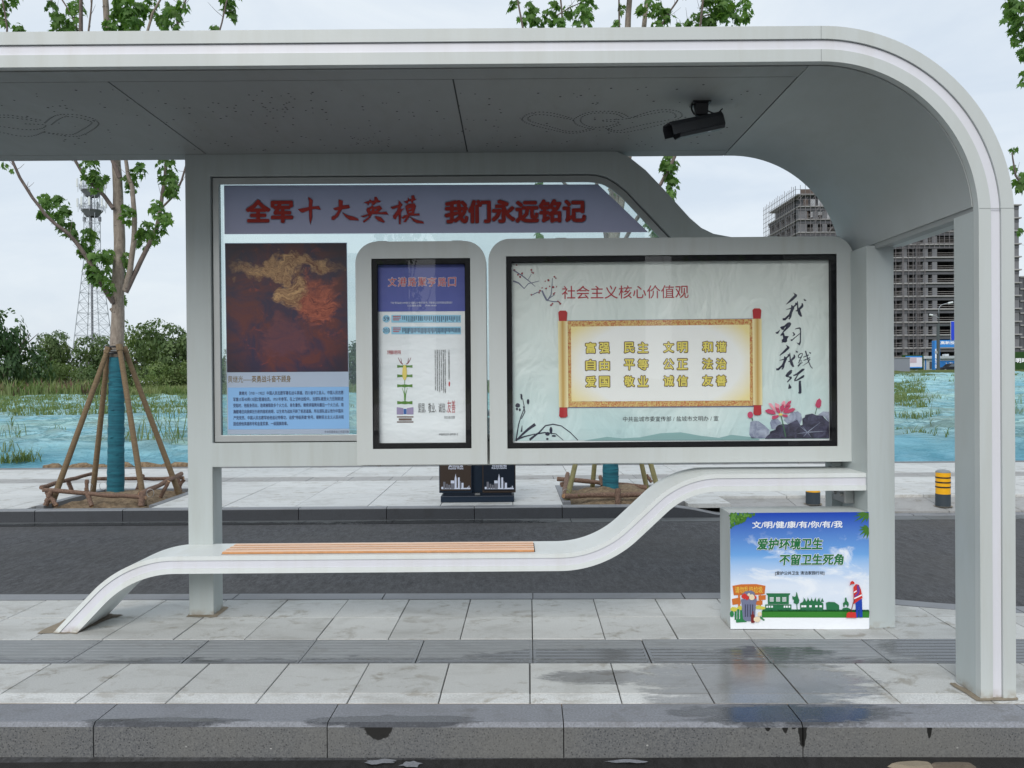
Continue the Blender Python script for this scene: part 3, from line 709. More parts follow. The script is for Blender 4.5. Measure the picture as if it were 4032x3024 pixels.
m = MB(); m.box(XR - TH + 0.001, XR - 0.001, 3.852, 4.678, 2.197, 2.2045); S(m.build('opening_head', 'grey_coat'))
# ceiling: rims and panels with open seams
zc = ZT - TH
xe = XR - RO      # where the curve begins
sx_ = [xe - 0.045 - 1.613 * k for k in range(6)]
for a, b in ((Y1 + 0.001, 3.808), (5.032, YB - 0.001)):
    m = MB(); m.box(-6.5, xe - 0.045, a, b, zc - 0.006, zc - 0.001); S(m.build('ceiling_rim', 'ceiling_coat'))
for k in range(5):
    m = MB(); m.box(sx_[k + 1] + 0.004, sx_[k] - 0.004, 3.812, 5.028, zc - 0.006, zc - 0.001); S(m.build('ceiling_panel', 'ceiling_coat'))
# curved corner lining below the arc
arc = [p for p in offset(fillet([(-6.5, ZT), (XR, ZT), (XR, 0.0)], [0, RO, 0], 40), -TH) if p.x >= xe - 0.03 and p.y > 2.21]
arc = [Vector((xe - 0.041, zc))] + arc
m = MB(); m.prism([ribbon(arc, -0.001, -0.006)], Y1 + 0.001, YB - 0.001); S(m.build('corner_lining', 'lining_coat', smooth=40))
m = MB()
for k in range(6): m.box(sx_[k] - 0.006, sx_[k] + 0.006, Y1 + .002, YB - .002, zc - 0.0008, zc - 0.0004)
m.box(-6.5, xe, 3.806, 3.814, zc - 0.0012, zc - 0.0010); m.box(-6.5, xe, 5.026, 5.034, zc - 0.0012, zc - 0.0010)
S(m.build('seam', 'seam_grey'))
simple('joint_line', (0.24, 0.26, 0.26), 0.6)
m = MB(); m.box(XR - TH + .001, XR - .001, YF - 0.0008, YF + .002, 2.1985, 2.2005); m.box(xe - .001, xe + .001, YF - 0.0008, YF + .002, ZT - .057, ZT - .001); m.box(xe - .001, xe + .001, YF - 0.0008, YF + .002, ZT - TH + .001, ZT - .105)
o = S(m.build('panel_joint', 'joint_line')); o['kind'] = 'stuff'
# perforations in the ceiling: dotted loops and scattered holes
hz = zc - 0.0066; pm = MB()
def hole(p, r=0.0055):
    pm.poly([(p.x + r * math.cos(-6.283 * i / 8), p.y + r * math.sin(-6.283 * i / 8), hz) for i in range(8)])
def smooth_line(pts, it=2):
    for _ in range(it):
        q = [pts[0]]
        for a, b in zip(pts, pts[1:]): q += [a.lerp(b, .25), a.lerp(b, .75)]
        pts = q + [pts[-1]]
    return pts
def dots(pts, ox, oy, s, step=0.021):
    w = smooth_line([G(ox + a / s, oy + b / s, hz) for a, b in pts]); acc = 0.0; last = w[0]; hole(last)
    for a, b in zip(w, w[1:]):
        L_ = (b - a).length; t = step - acc
        while t < L_: hole(a.lerp(b, t / L_)); t += step
        acc = (acc + L_) % step
c3 = (2000, 0, 2.212); c1 = (0, 0, 2.212)
for pl in ([(580, 1035), (480, 1010), (400, 985), (280, 972), (180, 988), (115, 1030), (140, 1065), (250, 1100), (400, 1135), (500, 1158), (600, 1162), (740, 1128)],
           [(570, 1045), (450, 1020), (300, 995), (200, 1005), (165, 1035), (200, 1062), (400, 1110), (480, 1140), (600, 1150), (720, 1120)],
           [(580, 1035), (650, 990), (750, 970), (900, 968), (1000, 985), (1045, 1015)],
           [(1000, 1022), (960, 995), (850, 982), (740, 985), (650, 1010), (625, 1050), (660, 1090), (750, 1112), (850, 1105), (950, 1080), (980, 1060), (820, 1057), (820, 1045), (1000, 1040), (1100, 1025), (1250, 990), (1370, 970), (1440, 980), (1470, 1010), (1450, 1030)],
           [(1050, 1030), (1250, 965), (1370, 952), (1480, 965), (1525, 1000), (1500, 1030), (1400, 1070), (1250, 1105), (1100, 1140), (980, 1160), (850, 1135), (900, 1110), (980, 1085)],
           [(570, 1050), (590, 1085), (680, 1115), (760, 1125)], [(1400, 1045), (1200, 1080), (1060, 1115), (950, 1145), (850, 1118)]): dots(pl, *c3)
for pl in ([(390, 1070), (450, 1020), (520, 995), (650, 995), (800, 1025), (870, 1070), (840, 1110), (750, 1165), (680, 1190), (600, 1190), (500, 1175), (370, 1150)],
           [(450, 1085), (520, 1030), (590, 1012), (700, 1025), (800, 1060), (800, 1080), (700, 1140), (630, 1178), (550, 1170), (400, 1155)],
           [(0, 1002), (100, 1002), (250, 1030), (380, 1050)], [(0, 1022), (120, 1025), (330, 1058)], [(0, 1100), (200, 1130), (330, 1130), (400, 1105), (395, 1085), (200, 1078)], [(0, 1150), (150, 1185), (290, 1190), (390, 1145)]): dots(pl, *c1)
for _ in range(26): hole(G(2000 + random.uniform(840, 1180) / 2.212 - 1000 + 0, random.uniform(1190, 1275) / 2.212, hz), .0045)
for _ in range(230):
    a, b = random.uniform(-2.6, 1.25), random.uniform(3.9, 4.98)
    hole(Vector((a, b, hz)), random.choice([.0065, .005, .004]))
for _ in range(40): hole(Vector((random.gauss(-1.2, .16), random.gauss(4.15, .12), hz)), .0055)
o = S(pm.build('perforation', 'seam_dark')); o['kind'] = 'stuff'
# rear frame with the glass wall
YW = 5.04
def xz(px, py, y=YW): p = P(px, py, y); return (p.x, p.z)
XL = P(736, 1500, YW).x; PWD = 0.153; zb = P(1000, 1838, YW).z; zi = P(1000, 1744, YW).z; zt = zc - 0.004; zg = P(1500, 688, YW).z
xi = XL + PWD + 0.002
crv_o = [xz(*p) for p in ((2300, 577), (2360, 581), (2425, 594), (2479, 619), (2542, 669), (2619, 750), (2716, 857), (2762, 897), (2810, 920), (2880, 933))]
crv_i = [xz(*p) for p in ((2316, 683), (2354, 686), (2392, 697), (2429, 719), (2470, 752), (2560, 848), (2680, 975))]
outer_l = [(XL, 0), (XL + PWD, 0), (XL + PWD, zb), (2.04, zb), (2.04, crv_o[-1][1])] + list(reversed(crv_o)) + [(XL, zt)]
outer_l[-2] = (outer_l[-2][0], zt)
hole_l = [(xi, zi), (xi, zg)] + crv_i + [(crv_i[-1][0], zi)]
m = MB(); m.prism([outer_l, hole_l], YW, YW + 0.163); S(m.build('rear_frame', 'grey_coat', bevel=0.003, smooth=25))
ring = shrink(hole_l, 0.002); ring2 = shrink(hole_l, 0.022)
m = MB(); m.prism([ring, ring2], YW + 0.03, YW + 0.12); S(m.build('glazing_gasket', 'seam_dark'))
ring3 = shrink(hole_l, 0.0225); ring4 = shrink(hole_l, 0.046)
m = MB(); m.prism([shrink(hole_l, 0.006), ring4], YW + 0.022, YW + 0.036); wall = S(m.build('window_frame', 'alu', bevel=0.002))
m = MB(); m.prism([shrink(hole_l, 0.03)], YW + 0.060, YW + 0.066); pane = S(m.build('glass_pane', 'pane_glass'))
YG = YW + 0.054
def sub(parent):       # prints on the pane, cases and box are sub-parts
    return parent
def child(o, parent):  # keep world placement under an already placed part
    o.parent = parent; o.matrix_parent_inverse = parent.matrix_world.inverted() if False else INV; return o
class PP:
    """collects prints for one part of the shelter"""
    def __init__(s, part): s.part = part
    def text(s, *a, **k): o = lettering(None, *a, **k); return s.fix(o)
    def fix(s, o): o.parent = s.part; return o
    def shape(s, y, name, mat, fn): q = Print(y); fn(q); return s.fix(q.done(name, mat, None))
# parts sit at identity in world space, so their children need no inverse
# ---------------------------------------------------------------- print on the glass wall
for k, v in dict(red_print=(226, 84, 76), navy_text=(52, 58, 96), gold_text=(120, 96, 38), white_print=(226, 232, 244), poster_white=(203, 213, 232), sky_blue=(132, 180, 228),
                 halo_print=(160, 168, 186), black_print=(24, 26, 34), grey_text=(95, 98, 118), red_text=(176, 44, 58)).items(): tint(k, v, 0.5)
n = N('banner_print', (0.1, 0.12, 0.17), 0.3)
u = n.sep(n.pos()); n.col(n.mix(n.ramp(n.mth('MULTIPLY', n.mth('SUBTRACT', 2.66, u[2]), 3.2), [(0, 0), (1, 1)]), s2l((156, 154, 178)), s2l((190, 180, 204)))); M['banner_print'] = n.m
def film(key, f_):
    m_ = M[key]; t_ = m_.node_tree; b_ = t_.nodes['Principled BSDF']; tr = t_.nodes.new('ShaderNodeBsdfTranslucent'); ms = t_.nodes.new('ShaderNodeMixShader'); ms.inputs[0].default_value = f_
    if b_.inputs['Base Color'].links: t_.links.new(b_.inputs['Base Color'].links[0].from_socket, tr.inputs[0])
    else: tr.inputs[0].default_value = b_.inputs['Base Color'].default_value
    t_.links.new(b_.outputs[0], ms.inputs[1]); t_.links.new(tr.outputs[0], ms.inputs[2]); t_.links.new(ms.outputs[0], t_.nodes['Material Output'].inputs[0])
for k_ in ('banner_print', 'red_print', 'halo_print', 'poster_white'): film(k_, 0.5)
pw = PP(pane)
pw.shape(YG, 'banner', 'banner_print', lambda q: q.poly([(882, 730), (2355, 726), (2552, 914), (884, 922)]))
y2 = YG - 0.0015; y3 = YG - 0.003
for mt, b, yy in (('halo_print', 0.075, y2), ('red_print', 0.045, y3)):
    gx = 8 if mt == 'halo_print' else 0
    pw.text('全军', 1061, 832, 186 + gx, 92 + gx, yy, mt, bold=b)
    pw.text('我们永远铭记', 2029, 832, 556 + gx, 92 + gx, yy, mt, bold=b)
BR = {'十': [[(125,40),(145,45),(168,70),(163,125),(225,120),(243,155),(200,148),(163,150),(162,230),(145,292),(138,250),(133,160),(75,182),(60,178),(30,150),(80,140),(130,130),(135,75)]],
 '大': [[(407,60),(447,72),(445,115),(500,110),(513,135),(495,142),(440,150),(400,220),(360,252),(340,245),(345,220),(375,205),(405,160),(375,160),(355,142),(410,125)], [(443,180),(490,205),(550,220),(590,240),(595,255),(510,250),(470,220)]],
 '英': [[(645,85),(690,75),(697,55),(715,72),(740,70),(738,35),(760,35),(775,65),(800,75),(790,85),(760,88),(735,110),(715,105),(712,90),(690,95),(680,120),(672,95),(655,95)], [(670,140),(700,132),(720,110),(735,130),(790,115),(812,145),(770,180),(850,172),(870,200),(780,195),(720,195),(690,240),(640,275),(632,262),(680,225),(700,200),(640,225),(613,215),(680,195),(665,160)], [(745,212),(800,225),(835,265),(825,275),(775,258),(750,235)]],
 '模': [[(890,130),(960,110),(965,70),(980,85),(1000,110),(980,135),(985,150),(1015,140),(985,180),(982,290),(968,290),(962,200),(935,245),(915,235),(910,215),(950,160),(955,135),(905,150)], [(1010,80),(1045,70),(1050,40),(1065,60),(1085,55),(1080,25),(1105,20),(1112,45),(1127,62),(1100,72),(1095,95),(1080,90),(1075,72),(1055,80),(1045,100),(1030,90)], [(1025,120),(1060,100),(1110,95),(1125,120),(1105,190),(1155,190),(1160,208),(1070,210),(1030,270),(1005,270),(1035,225),(1005,240),(985,230),(1020,205),(1045,200),(1030,150)], [(1070,222),(1120,245),(1190,265),(1200,283),(1130,278),(1100,260)]]}
def cB(pts): return [(1160 + a / 2.352, 760 + b / 2.352) for a, b in pts]
for ch, pl in BR.items():
    pw.shape(y2, 'lettering', 'halo_print', lambda q: [q.stroke(cB(p + p[:1]), 6) for p in pl])
    pw.shape(y3, 'lettering', 'red_print', lambda q: [q.poly(cB(p)) for p in pl])
pw.shape(y3 - .001, 'stroke_gap', 'banner_print', lambda q: [q.poly(cB(p)) for p in ([(1055, 143), (1080, 138), (1080, 150), (1058, 156)], [(1058, 172), (1084, 168), (1084, 178), (1060, 182)], [(700, 150), (718, 145), (712, 165), (700, 168)], [(740, 152), (765, 146), (755, 162), (740, 166)])])
pw.shape(YG, 'poster_sheet', 'poster_white', lambda q: q.poly([(885, 957), (1366, 955), (1376, 1708), (896, 1711)]))
# a plain smoky stand-in of the printed painting
n = N('painting_print', (0.1, 0.03, 0.04), 0.35)
d1 = n.noise(n.pos(), 5.5, 7, 0.65, 1.4); d2 = n.noise(n.sc(n.pos(), (1, 1, 1.6)), 9, 6, 0.7, 0.8)
c = n.mix(n.ramp(d1, [(0.38, 0), (0.62, 1)]), s2l((44, 33, 66)), s2l((98, 44, 42)))
c = n.mix(n.ramp(d2, [(0.60, 0), (0.75, 0.8)]), c, s2l((168, 70, 48)))
wx = n.n('ShaderNodeTexNoise'); n.l(n.pos(), wx.inputs['Vector']); wx.inputs['Scale'].default_value = 6; wx.inputs['Detail'].default_value = 5
wv_ = n.n('ShaderNodeVectorMath', operation='MULTIPLY_ADD'); n.l(wx.outputs['Color'], wv_.inputs[0]); wv_.inputs[1].default_value = (.34, .34, .34)
ws_ = n.n('ShaderNodeVectorMath', operation='SUBTRACT'); n.l(n.pos(), ws_.inputs[0]); ws_.inputs[1].default_value = (.17, .17, .17); n.l(ws_.outputs[0], wv_.inputs[2])
n._p2 = n._p; n._p = wv_.outputs[0]
def blob(px, py, rx, ry, sharp=1.0):
    p = P(px, py, YG); s_ = YG / F
    e = n.ell(p.x, p.z, rx * s_, ry * s_, (0, 2)); return n.ramp(n.mth('ADD', e, n.mth('MULTIPLY', n.mth('SUBTRACT', d2, 0.5), 2.2)), [(0.15, 0), (0.7, 1)])
streak = n.noise(n.sc(n.pos(), (1, 1, 3.2)), 13, 5, 0.7, 1.0)
och = n.mix(n.ramp(streak, [(0.35, 0), (0.65, 1)]), s2l((110, 62, 38)), s2l((214, 172, 118)))
c = n.mix(blob(1240, 1190, 120, 110), c, n.mix(n.ramp(streak, [(0.35, 0), (0.7, 1)]), s2l((110, 44, 34)), s2l((196, 104, 74))))
c = n.mix(blob(1130, 1045, 240, 40), c, och)
c = n.mix(blob(1150, 1150, 70, 80), c, och)
c = n.mix(blob(1130, 1330, 120, 90), c, n.mix(d2, s2l((58, 38, 70)), s2l((120, 62, 56))))
n._p = n._p2
c = n.mix(n.ramp(n.mth('SUBTRACT', 1.0, n.ell(P(1126, 1220, YG).x, P(1126, 1220, YG).z, .46, .52, (0, 2))), [(0.45, 0), (1.1, 0.8)]), c, s2l((32, 22, 42)))
n.col(c); M['painting_print'] = n.m
pw.shape(y2, 'painting', 'painting_print', lambda q: q.poly([(887, 959), (1364, 957), (1371, 1463), (894, 1466)]))
pw.shape(y2, 'text_panel', 'sky_blue', lambda q: q.poly([(897, 1526), (1373, 1523), (1375, 1688), (899, 1691)]))
pw.text('黄继光——', 948, 1493, 102, 27, y2, 'gold_text', bold=-0.002)
pw.text('英勇战斗奋不顾身', 1068, 1492, 154, 27, y2, 'gold_text', bold=0.012)
body = [('黄继光（1931－1952）中国人民志愿军著名战斗英雄。四川省中江县人。中国人民志愿', 941, 1352), ('军第15军45师135团2营通信员。1951年参军。在上甘岭战役中。当部队被敌火力压制前进', 918, 1352),
        ('受阻时，他挺身而出，连续摧毁敌多个火力点，身负重伤。继续顽强爬向最后一个火力点。用', 918, 1352), ('胸膛堵住向我疯狂扫射的敌机枪眼，以生命为战友开辟了前进道路。所在部队追认他为中国共', 919, 1352),
        ('产党党员。中国人民志愿军给他追记特等功，追授“特级英雄”称号。朝鲜民主主义人民共和', 919, 1353), ('国追授他英雄称号和金星奖章、一级国旗勋章。', 919, 1133)]
for i, (t, a, b) in enumerate(body): pw.text(t, (a + b) / 2, 1547 + 24.2 * i, b - a, 15.5, y3, 'navy_text', bold=0.01)
pw.text('中央军委政治工作部印制', 1326, 1700, 96, 10, y2, 'grey_text')
# ---------------------------------------------------------------- display cases
YC = 4.90
def case(name, x0, x1, zt0, zb0, r, win, post, label):
    """x0..x1, z range in metres; win, post: pixel corners (left, top, right, bottom)"""
    line = fillet([(x0, zb0), (x0, zt0), (x1, zt0), (x1, zb0)], [0, r, r, 0], 12)
    lp = [tuple(p) for p in line]
    a, b = P(win[0], (win[1] + win[3]) / 2, YC), P(win[2], (win[1] + win[3]) / 2, YC)
    t_, b_ = P((win[0] + win[2]) / 2, win[1], YC), P((win[0] + win[2]) / 2, win[3], YC)
    w4 = [(a.x, b_.z), (a.x, t_.z), (b.x, t_.z), (b.x, b_.z)]
    m = MB(); m.prism([lp, w4], YC, YW - 0.003); body_ = S(m.build(name, 'white_coat', bevel=0.005, smooth=30, seg=3)); body_['label'] = label
    m = MB(); m.prism([shrink(w4, 0.0008), shrink(w4, 0.033)], YC + 0.006, YC + 0.045); m.build('black_frame', 'black_frame', body_, bevel=0.002)
    m = MB(); m.prism([shrink(w4, 0.002)], YC + 0.050, YC + 0.060); m.build('backing', 'black_frame', body_)
    p0, p1 = P(post[0], post[1], YC + .03), P(post[2], post[3], YC + .03)
    m = MB(); g_ = shrink(w4, 0.006); zz = [p[1] for p in g_]; xx = [p[0] for p in g_]
    m.add([(min(xx), YC + 0.004, min(zz)), (max(xx), YC + 0.004, min(zz)), (max(xx), YC + 0.004, max(zz)), (min(xx), YC + 0.004, max(zz))], [(0, 1, 2, 3)])
    m.build('case_glass', 'case_glass', body_)
    for k in (0.2, 0.78):
        cx_ = x0 + (x1 - x0) * k; m = MB(); m.box(cx_ - .032, cx_ + .032, YC + .02, YC + .07, zt0 - 0.002, zt0 + 0.007); m.build('hinge', 'grey_coat', body_, bevel=0.002)
    for k in (0.16, 0.3, 0.86):
        cx_ = x0 + (x1 - x0) * k; m = MB(); m.box(cx_ - .013, cx_ + .013, YC + .04, YC + .075, zb0 - 0.012, zb0 + 0.002); m.build('latch', 'steel', body_, bevel=0.002)
    return body_
zct = P(1650, 950, YC).z; zcb = P(1650, 1830, YC).z; zct2 = P(2640, 935, YC).z
xa, xb, xc_, xd = P(1402, 1400, YC).x, P(1916, 1400, YC).x, P(1926, 1400, YC).x, P(3363, 1400, YC).x
c1_ = case('timetable_case', xa, xb, zct, zcb, 0.13, (1465, 1017, 1854, 1767), (1488, 1042, 1832, 1746), 'narrow white framed display case with the bus timetable poster')
c2_ = case('poster_case', xc_, xd, zct2, zcb, 0.13, (1995, 1004, 3297, 1762), (2015, 1030, 3268, 1739), 'wide white framed display case with the golden scroll poster')
YP = YC + 0.048     # poster plane, in front of the backing
def L_(k): return YP - 0.0018 * k
tint('pure_white', (240, 244, 250), 0.4); tint('case_blue', (80, 92, 168), 0.5); tint('case_red', (196, 62, 66)); tint('pale_blue', (150, 208, 234)); tint('leaf_print', (96, 148, 60)); tint('bamboo_print', (84, 132, 50))
tint('corn_print', (226, 208, 110)); tint('lavender_print', (150, 140, 176)); tint('mid_blue', (60, 104, 170)); tint('sepia_print', (110, 92, 84)); tint('maroon_print', (128, 40, 60))
n = N('case_paper', (0.7, 0.75, 0.76), 0.55); f = n.noise(n.pos(), 2.5, 4)
n.col(n.mix(f, s2l((224, 234, 238)), s2l((240, 246, 248)))); n.bump(n.noise(n.sc(n.pos(), (1, 1, 2)), 4, 3), 0.5, 0.03); M['case_paper'] = n.m
t1 = PP(c1_)
t1.shape(YP, 'timetable_sheet', 'case_paper', lambda q: q.poly([(1488, 1042), (1829, 1041), (1834, 1745), (1494, 1749)]))
t1.shape(L_(1), 'header', 'case_blue', lambda q: q.poly([(1488, 1042), (1829, 1041), (1831, 1225), (1490, 1227)]))
for mt, b, k in (('white_print', 0.045, 2), ('case_red', 0.006, 3)):
    for i, ch in enumerate('文港路聚亨路口'):
        t1.text(ch, 1544 + i * 39.3, 1110, 33 + (3 if k == 2 else 0), 35 + (3 if k == 2 else 0), L_(k), mt, bold=b, shear=0.08, rot=0.04)
t1.text('下载“我的盐城”APP或关注“盐城公交”微信公众号，可查询公交实时动态运营信息！', 1659, 1192, 243, 9, L_(2), 'white_print')
t1.text('公交服务热线：（7:00-18:00）', 1661, 1203, 114, 8, L_(2), 'white_print')
for cy_, num in ((1255, '59'), (1301, '203')):
    t1.shape(L_(1), 'route_badge', 'pale_blue', lambda q: q.disc(1521, cy_, 15, n_=24)); t1.text(num, 1521, cy_, 21 if num == '59' else 26, 16, L_(2), 'navy_text')
    t1.shape(L_(1), 'route_bar', 'pale_blue', lambda q: q.rect(1541, cy_ - 15, 1815, cy_ + 15))
    def cols(q):
        x_ = 1584
        while x_ < 1809:
            y_ = cy_ - 10
            while y_ < cy_ + 10 - random.choice((0, 0, 3, 6)): q.rect(x_, y_, x_ + 3.4, y_ + 2.6); y_ += 3.7
            x_ += random.choice((7.0, 7.0, 8.6)) if num == '59' else 5.6
    t1.shape(L_(2), 'stop_list', 'navy_text', cols)
    def reds(q):
        for r_ in range(3): q.rect(1547, cy_ - 11 + 7 * r_, 1578 - 6 * (r_ == 2), cy_ - 8 + 7 * r_)
    t1.shape(L_(2), 'route_note', 'case_red', reds)
t1.text('文明健康 绿色环保', 1551, 1387, 54, 17, L_(1), 'red_text', bold=0.01)
t1.shape(L_(1), 'antlers', 'maroon_print', lambda q: (q.stroke([(1586, 1434), (1578, 1428), (1572, 1418), (1568, 1408)], 4, 1.5), q.stroke([(1580, 1430), (1580, 1418), (1578, 1409)], 3, 1), q.stroke([(1600, 1434), (1608, 1428), (1614, 1418), (1618, 1408)], 4, 1.5), q.stroke([(1606, 1430), (1607, 1418), (1609, 1409)], 3, 1)))
def bam(q):
    for ya, yb in ((1437, 1448), (1474, 1486), (1513, 1525), (1579, 1592)): q.poly([(1564, ya), (1580, ya + 2), (1594, ya), (1608, ya + 2), (1624, ya), (1624, yb), (1608, yb - 2), (1594, yb), (1580, yb - 2), (1564, yb)])
t1.shape(L_(1), 'bamboo', 'bamboo_print', bam)
t1.shape(L_(2), 'corn_cob', 'corn_print', lambda q: q.disc(1593, 1467, 9, 31, 18)); t1.shape(L_(2), 'corn_leaf', 'leaf_print', lambda q: (q.stroke([(1594, 1578), (1592, 1552), (1583, 1526)], 5, 1), q.stroke([(1594, 1578), (1597, 1552), (1604, 1528)], 5, 1), q.stroke([(1594, 1578), (1593, 1497)], 2)))
t1.shape(L_(1), 'hall_top', 'lavender_print', lambda q: (q.poly([(1562, 1603), (1588, 1607), (1588, 1632), (1562, 1632)]), q.poly([(1602, 1607), (1628, 1603), (1628, 1632), (1602, 1632)])))
t1.shape(L_(1), 'hall_door', 'mid_blue', lambda q: q.rect(1589, 1610, 1601, 1631)); t1.shape(L_(1), 'hall_base', 'sepia_print', lambda q: (q.rect(1563, 1639, 1628, 1644), q.rect(1570, 1647, 1621, 1656), q.rect(1563, 1659, 1628, 1664)))
for x_, y_b in ((1753, 1548), (1746, 1548), (1738, 1538), (1730, 1545), (1722, 1540), (1714, 1537)):
    n_ = 22; t1.text('\n'.join(random.choice('公民文明健康有你我爱国敬业诚信友善之美德') for _ in range(n_)), x_, (1377 + y_b) / 2, 5, y_b - 1377, L_(1), 'black_print', lines=.8)
t1.text('\n'.join('公民层面的价值准则'), 1768, 1436, 6, 118, L_(1), 'black_print', lines=.8); t1.shape(L_(1), 'seal', 'case_red', lambda q: q.disc(1769, 1512, 3, 10))
t1.text('爱国、敬业、诚信、', 1702, 1606, 112, 38, L_(1), 'black_print'); t1.text('友善', 1777, 1601, 32, 50, L_(1), 'red_text')
t1.text('社会主义核心价值观', 1770, 1643, 42, 11, L_(1), 'black_print'); t1.text('中共盐城市委宣传部 / 盐城市文明办 / 宣', 1766, 1710, 75, 9, L_(1), 'black_print')
# golden scroll poster
n = N('scroll_paper_bg', (0.6, 0.65, 0.64), 0.5); u = n.sep(n.pos())
zt_, zb_ = P(2640, 1030, YP).z, P(2640, 1739, YP).z
c = n.mix(n.ramp(n.mth('DIVIDE', n.mth('SUBTRACT', zt_, u[2]), zt_ - zb_), [(0, 0), (0.6, 0.45), (1, 1)]), s2l((228, 236, 230)), s2l((186, 218, 220)))
c = n.mix(n.ramp(n.noise(n.pos(), 2.0, 5), [(0.4, 0), (0.7, 0.4)]), c, s2l((238, 243, 240))); n.col(c)
wv = n.noise(n.sc(n.pos(), (1.3, 1, 0.8)), 3.2, 3, 0.5, 1.0); n.bump(wv, 0.75, 0.05); M['scroll_paper_bg'] = n.m
t2 = PP(c2_)
t2.shape(YP, 'poster_sheet', 'case_paper', lambda q: q.poly([(2012, 1037), (3267, 1019), (3269, 1736), (2018, 1744)]))
t2.shape(L_(1), 'poster_print', 'scroll_paper_bg', lambda q: q.poly([(2013, 1038), (3262, 1020), (3263, 1728), (2022, 1736)]))
for k, v in dict(hill=(140, 180, 180), scroll_red=(176, 40, 44), scroll_edge=(206, 176, 104), scroll_cream=(232, 226, 178), scroll_paper=(226, 232, 226), yellow_text=(228, 216, 108), brown_outline=(84, 42, 30), ink=(36, 40, 62), ink_grey=(110, 116, 140), plum=(150, 44, 60), lotus_pink=(196, 66, 104), lotus_light=(238, 160, 176), lotus_green=(70, 110, 84), lotus_leaf=(44, 42, 64), lotus_leaf_grey=(112, 118, 148)).items(): tint(k, v)
t2.shape(L_(2), 'hills', 'hill', lambda q: q.poly([(2297, 1735), (2390, 1720), (2450, 1726), (2520, 1722), (2600, 1706), (2680, 1702), (2760, 1716), (2830, 1724), (2880, 1712), (2950, 1720), (2990, 1728), (2990, 1733)]))
n = N('brocade', s2l((206, 176, 104)), 0.5); f = n.noise(n.pos(), 55, 3, 0.6, 2.5)
n.col(n.mix(n.ramp(f, [(0.48, 0), (0.54, 1)]), s2l((214, 190, 120)), s2l((188, 110, 66)))); M['brocade'] = n.m
n = N('aged_paper', s2l((226, 232, 226)), 0.5); e = n.ell(P(2600, 1435, YP).x, P(2600, 1435, YP).z, 0.60, 0.33, (0, 2))
n.col(n.mix(n.ramp(n.mth('ADD', e, n.mth('MULTIPLY', n.noise(n.pos(), 4, 3), 0.3)), [(0.0, 0), (0.5, 1)]), s2l((238, 224, 160)), s2l((240, 244, 242)))); M['aged_paper'] = n.m
t2.shape(L_(2), 'scroll_shadow', 'ink_grey', lambda q: q.poly([(2190, 1272), (3004, 1262), (3004, 1610), (2190, 1612)]) if False else q.poly([(2232, 1262), (2966, 1254), (2968, 1603), (2236, 1607)]))
t2.shape(L_(3), 'scroll_border', 'brocade', lambda q: q.poly([(2234, 1264), (2964, 1256), (2965, 1598), (2237, 1603)]))
t2.shape(L_(4), 'scroll_sheet', 'aged_paper', lambda q: q.poly([(2248, 1286), (2952, 1278), (2953, 1577), (2250, 1581)]))
n = N('roll_print', s2l((232, 222, 160)), 0.4)
xl_, xr_ = P(2216, 1440, YP).x, P(2981, 1440, YP).x; u = n.sep(n.pos())
dx = n.mth('MINIMUM', n.mth('ABSOLUTE', n.mth('SUBTRACT', u[0], xl_)), n.mth('ABSOLUTE', n.mth('SUBTRACT', u[0], xr_)))
n.col(n.mix(n.ramp(n.mth('DIVIDE', dx, 0.03), [(0.0, 0), (0.9, 1)]), s2l((196, 158, 84)), s2l((238, 230, 182)))); M['roll_print'] = n.m
for a, b, dy in ((2197, 2235, 0), (2962, 2999, -9)):
    t2.shape(L_(5), 'roller_end', 'scroll_red', lambda q: (q.poly([(a + 2, 1240 + dy), (a + 1, 1230 + dy), (a + 8, 1223 + dy), (b - 8, 1223 + dy), (b - 1, 1230 + dy), (b - 2, 1240 + dy), (b - 4, 1266 + dy), (a + 4, 1266 + dy)]), q.poly([(a + 6, 1603 + dy), (b - 2, 1603 + dy), (b - 1, 1630 + dy), (b, 1637 + dy), (b - 7, 1644 + dy), (a + 10, 1644 + dy), (a + 4, 1637 + dy), (a + 5, 1630 + dy)])))
    t2.shape(L_(6), 'roller', 'roll_print', lambda q: q.poly([(a, 1264 + dy), (b, 1264 + dy), (b + 3, 1604 + dy), (a + 4, 1604 + dy)]))
t2.text('社会主义核心价值观', 2462, 1150, 498, 52, L_(2), 'red_text', bold=0.004)
for r_, (yy, ws) in enumerate(((1369, ('富强', '民主', '文明', '和谐')), (1436, ('自由', '平等', '公正', '法治')), (1502, ('爱国', '敬业', '诚信', '友善')))):
    for k, w_ in enumerate(ws):
        cx_ = (2353, 2505, 2660, 2813)[k]; dy = -(k - 0.5) * 1.4
        for i, ch in enumerate(w_):
            x_ = cx_ + (-27 if i == 0 else 27)
            t2.text(ch, x_, yy + dy, 46, 48, L_(5), 'brown_outline', bold=0.075); t2.text(ch, x_, yy + dy, 40, 42, L_(6), 'yellow_text', bold=0.03)
t2.text('中共盐城市委宣传部 / 盐城市文明办 / 宣', 2641, 1649, 376, 20, L_(2), 'black_print')
WO = [[(405,50),(470,90),(465,120),(390,190),(285,258),(290,240),(370,150),(425,95)], [(582,155),(630,185),(605,198),(585,185)], [(370,265),(385,265),(425,310),(385,400),(370,470),(345,510),(315,500),(335,485),(335,460),(270,525),(225,525),(222,488),(260,485),(330,420),(365,330),(285,345),(283,337),(365,310)], [(385,300),(435,255),(437,225),(468,225),(470,260),(415,305)], [(468,200),(482,200),(495,320),(545,265),(545,230),(565,235),(578,265),(570,300),(520,345),(557,460),(525,462),(490,420),(475,370),(445,370),(447,355),(470,350)]]
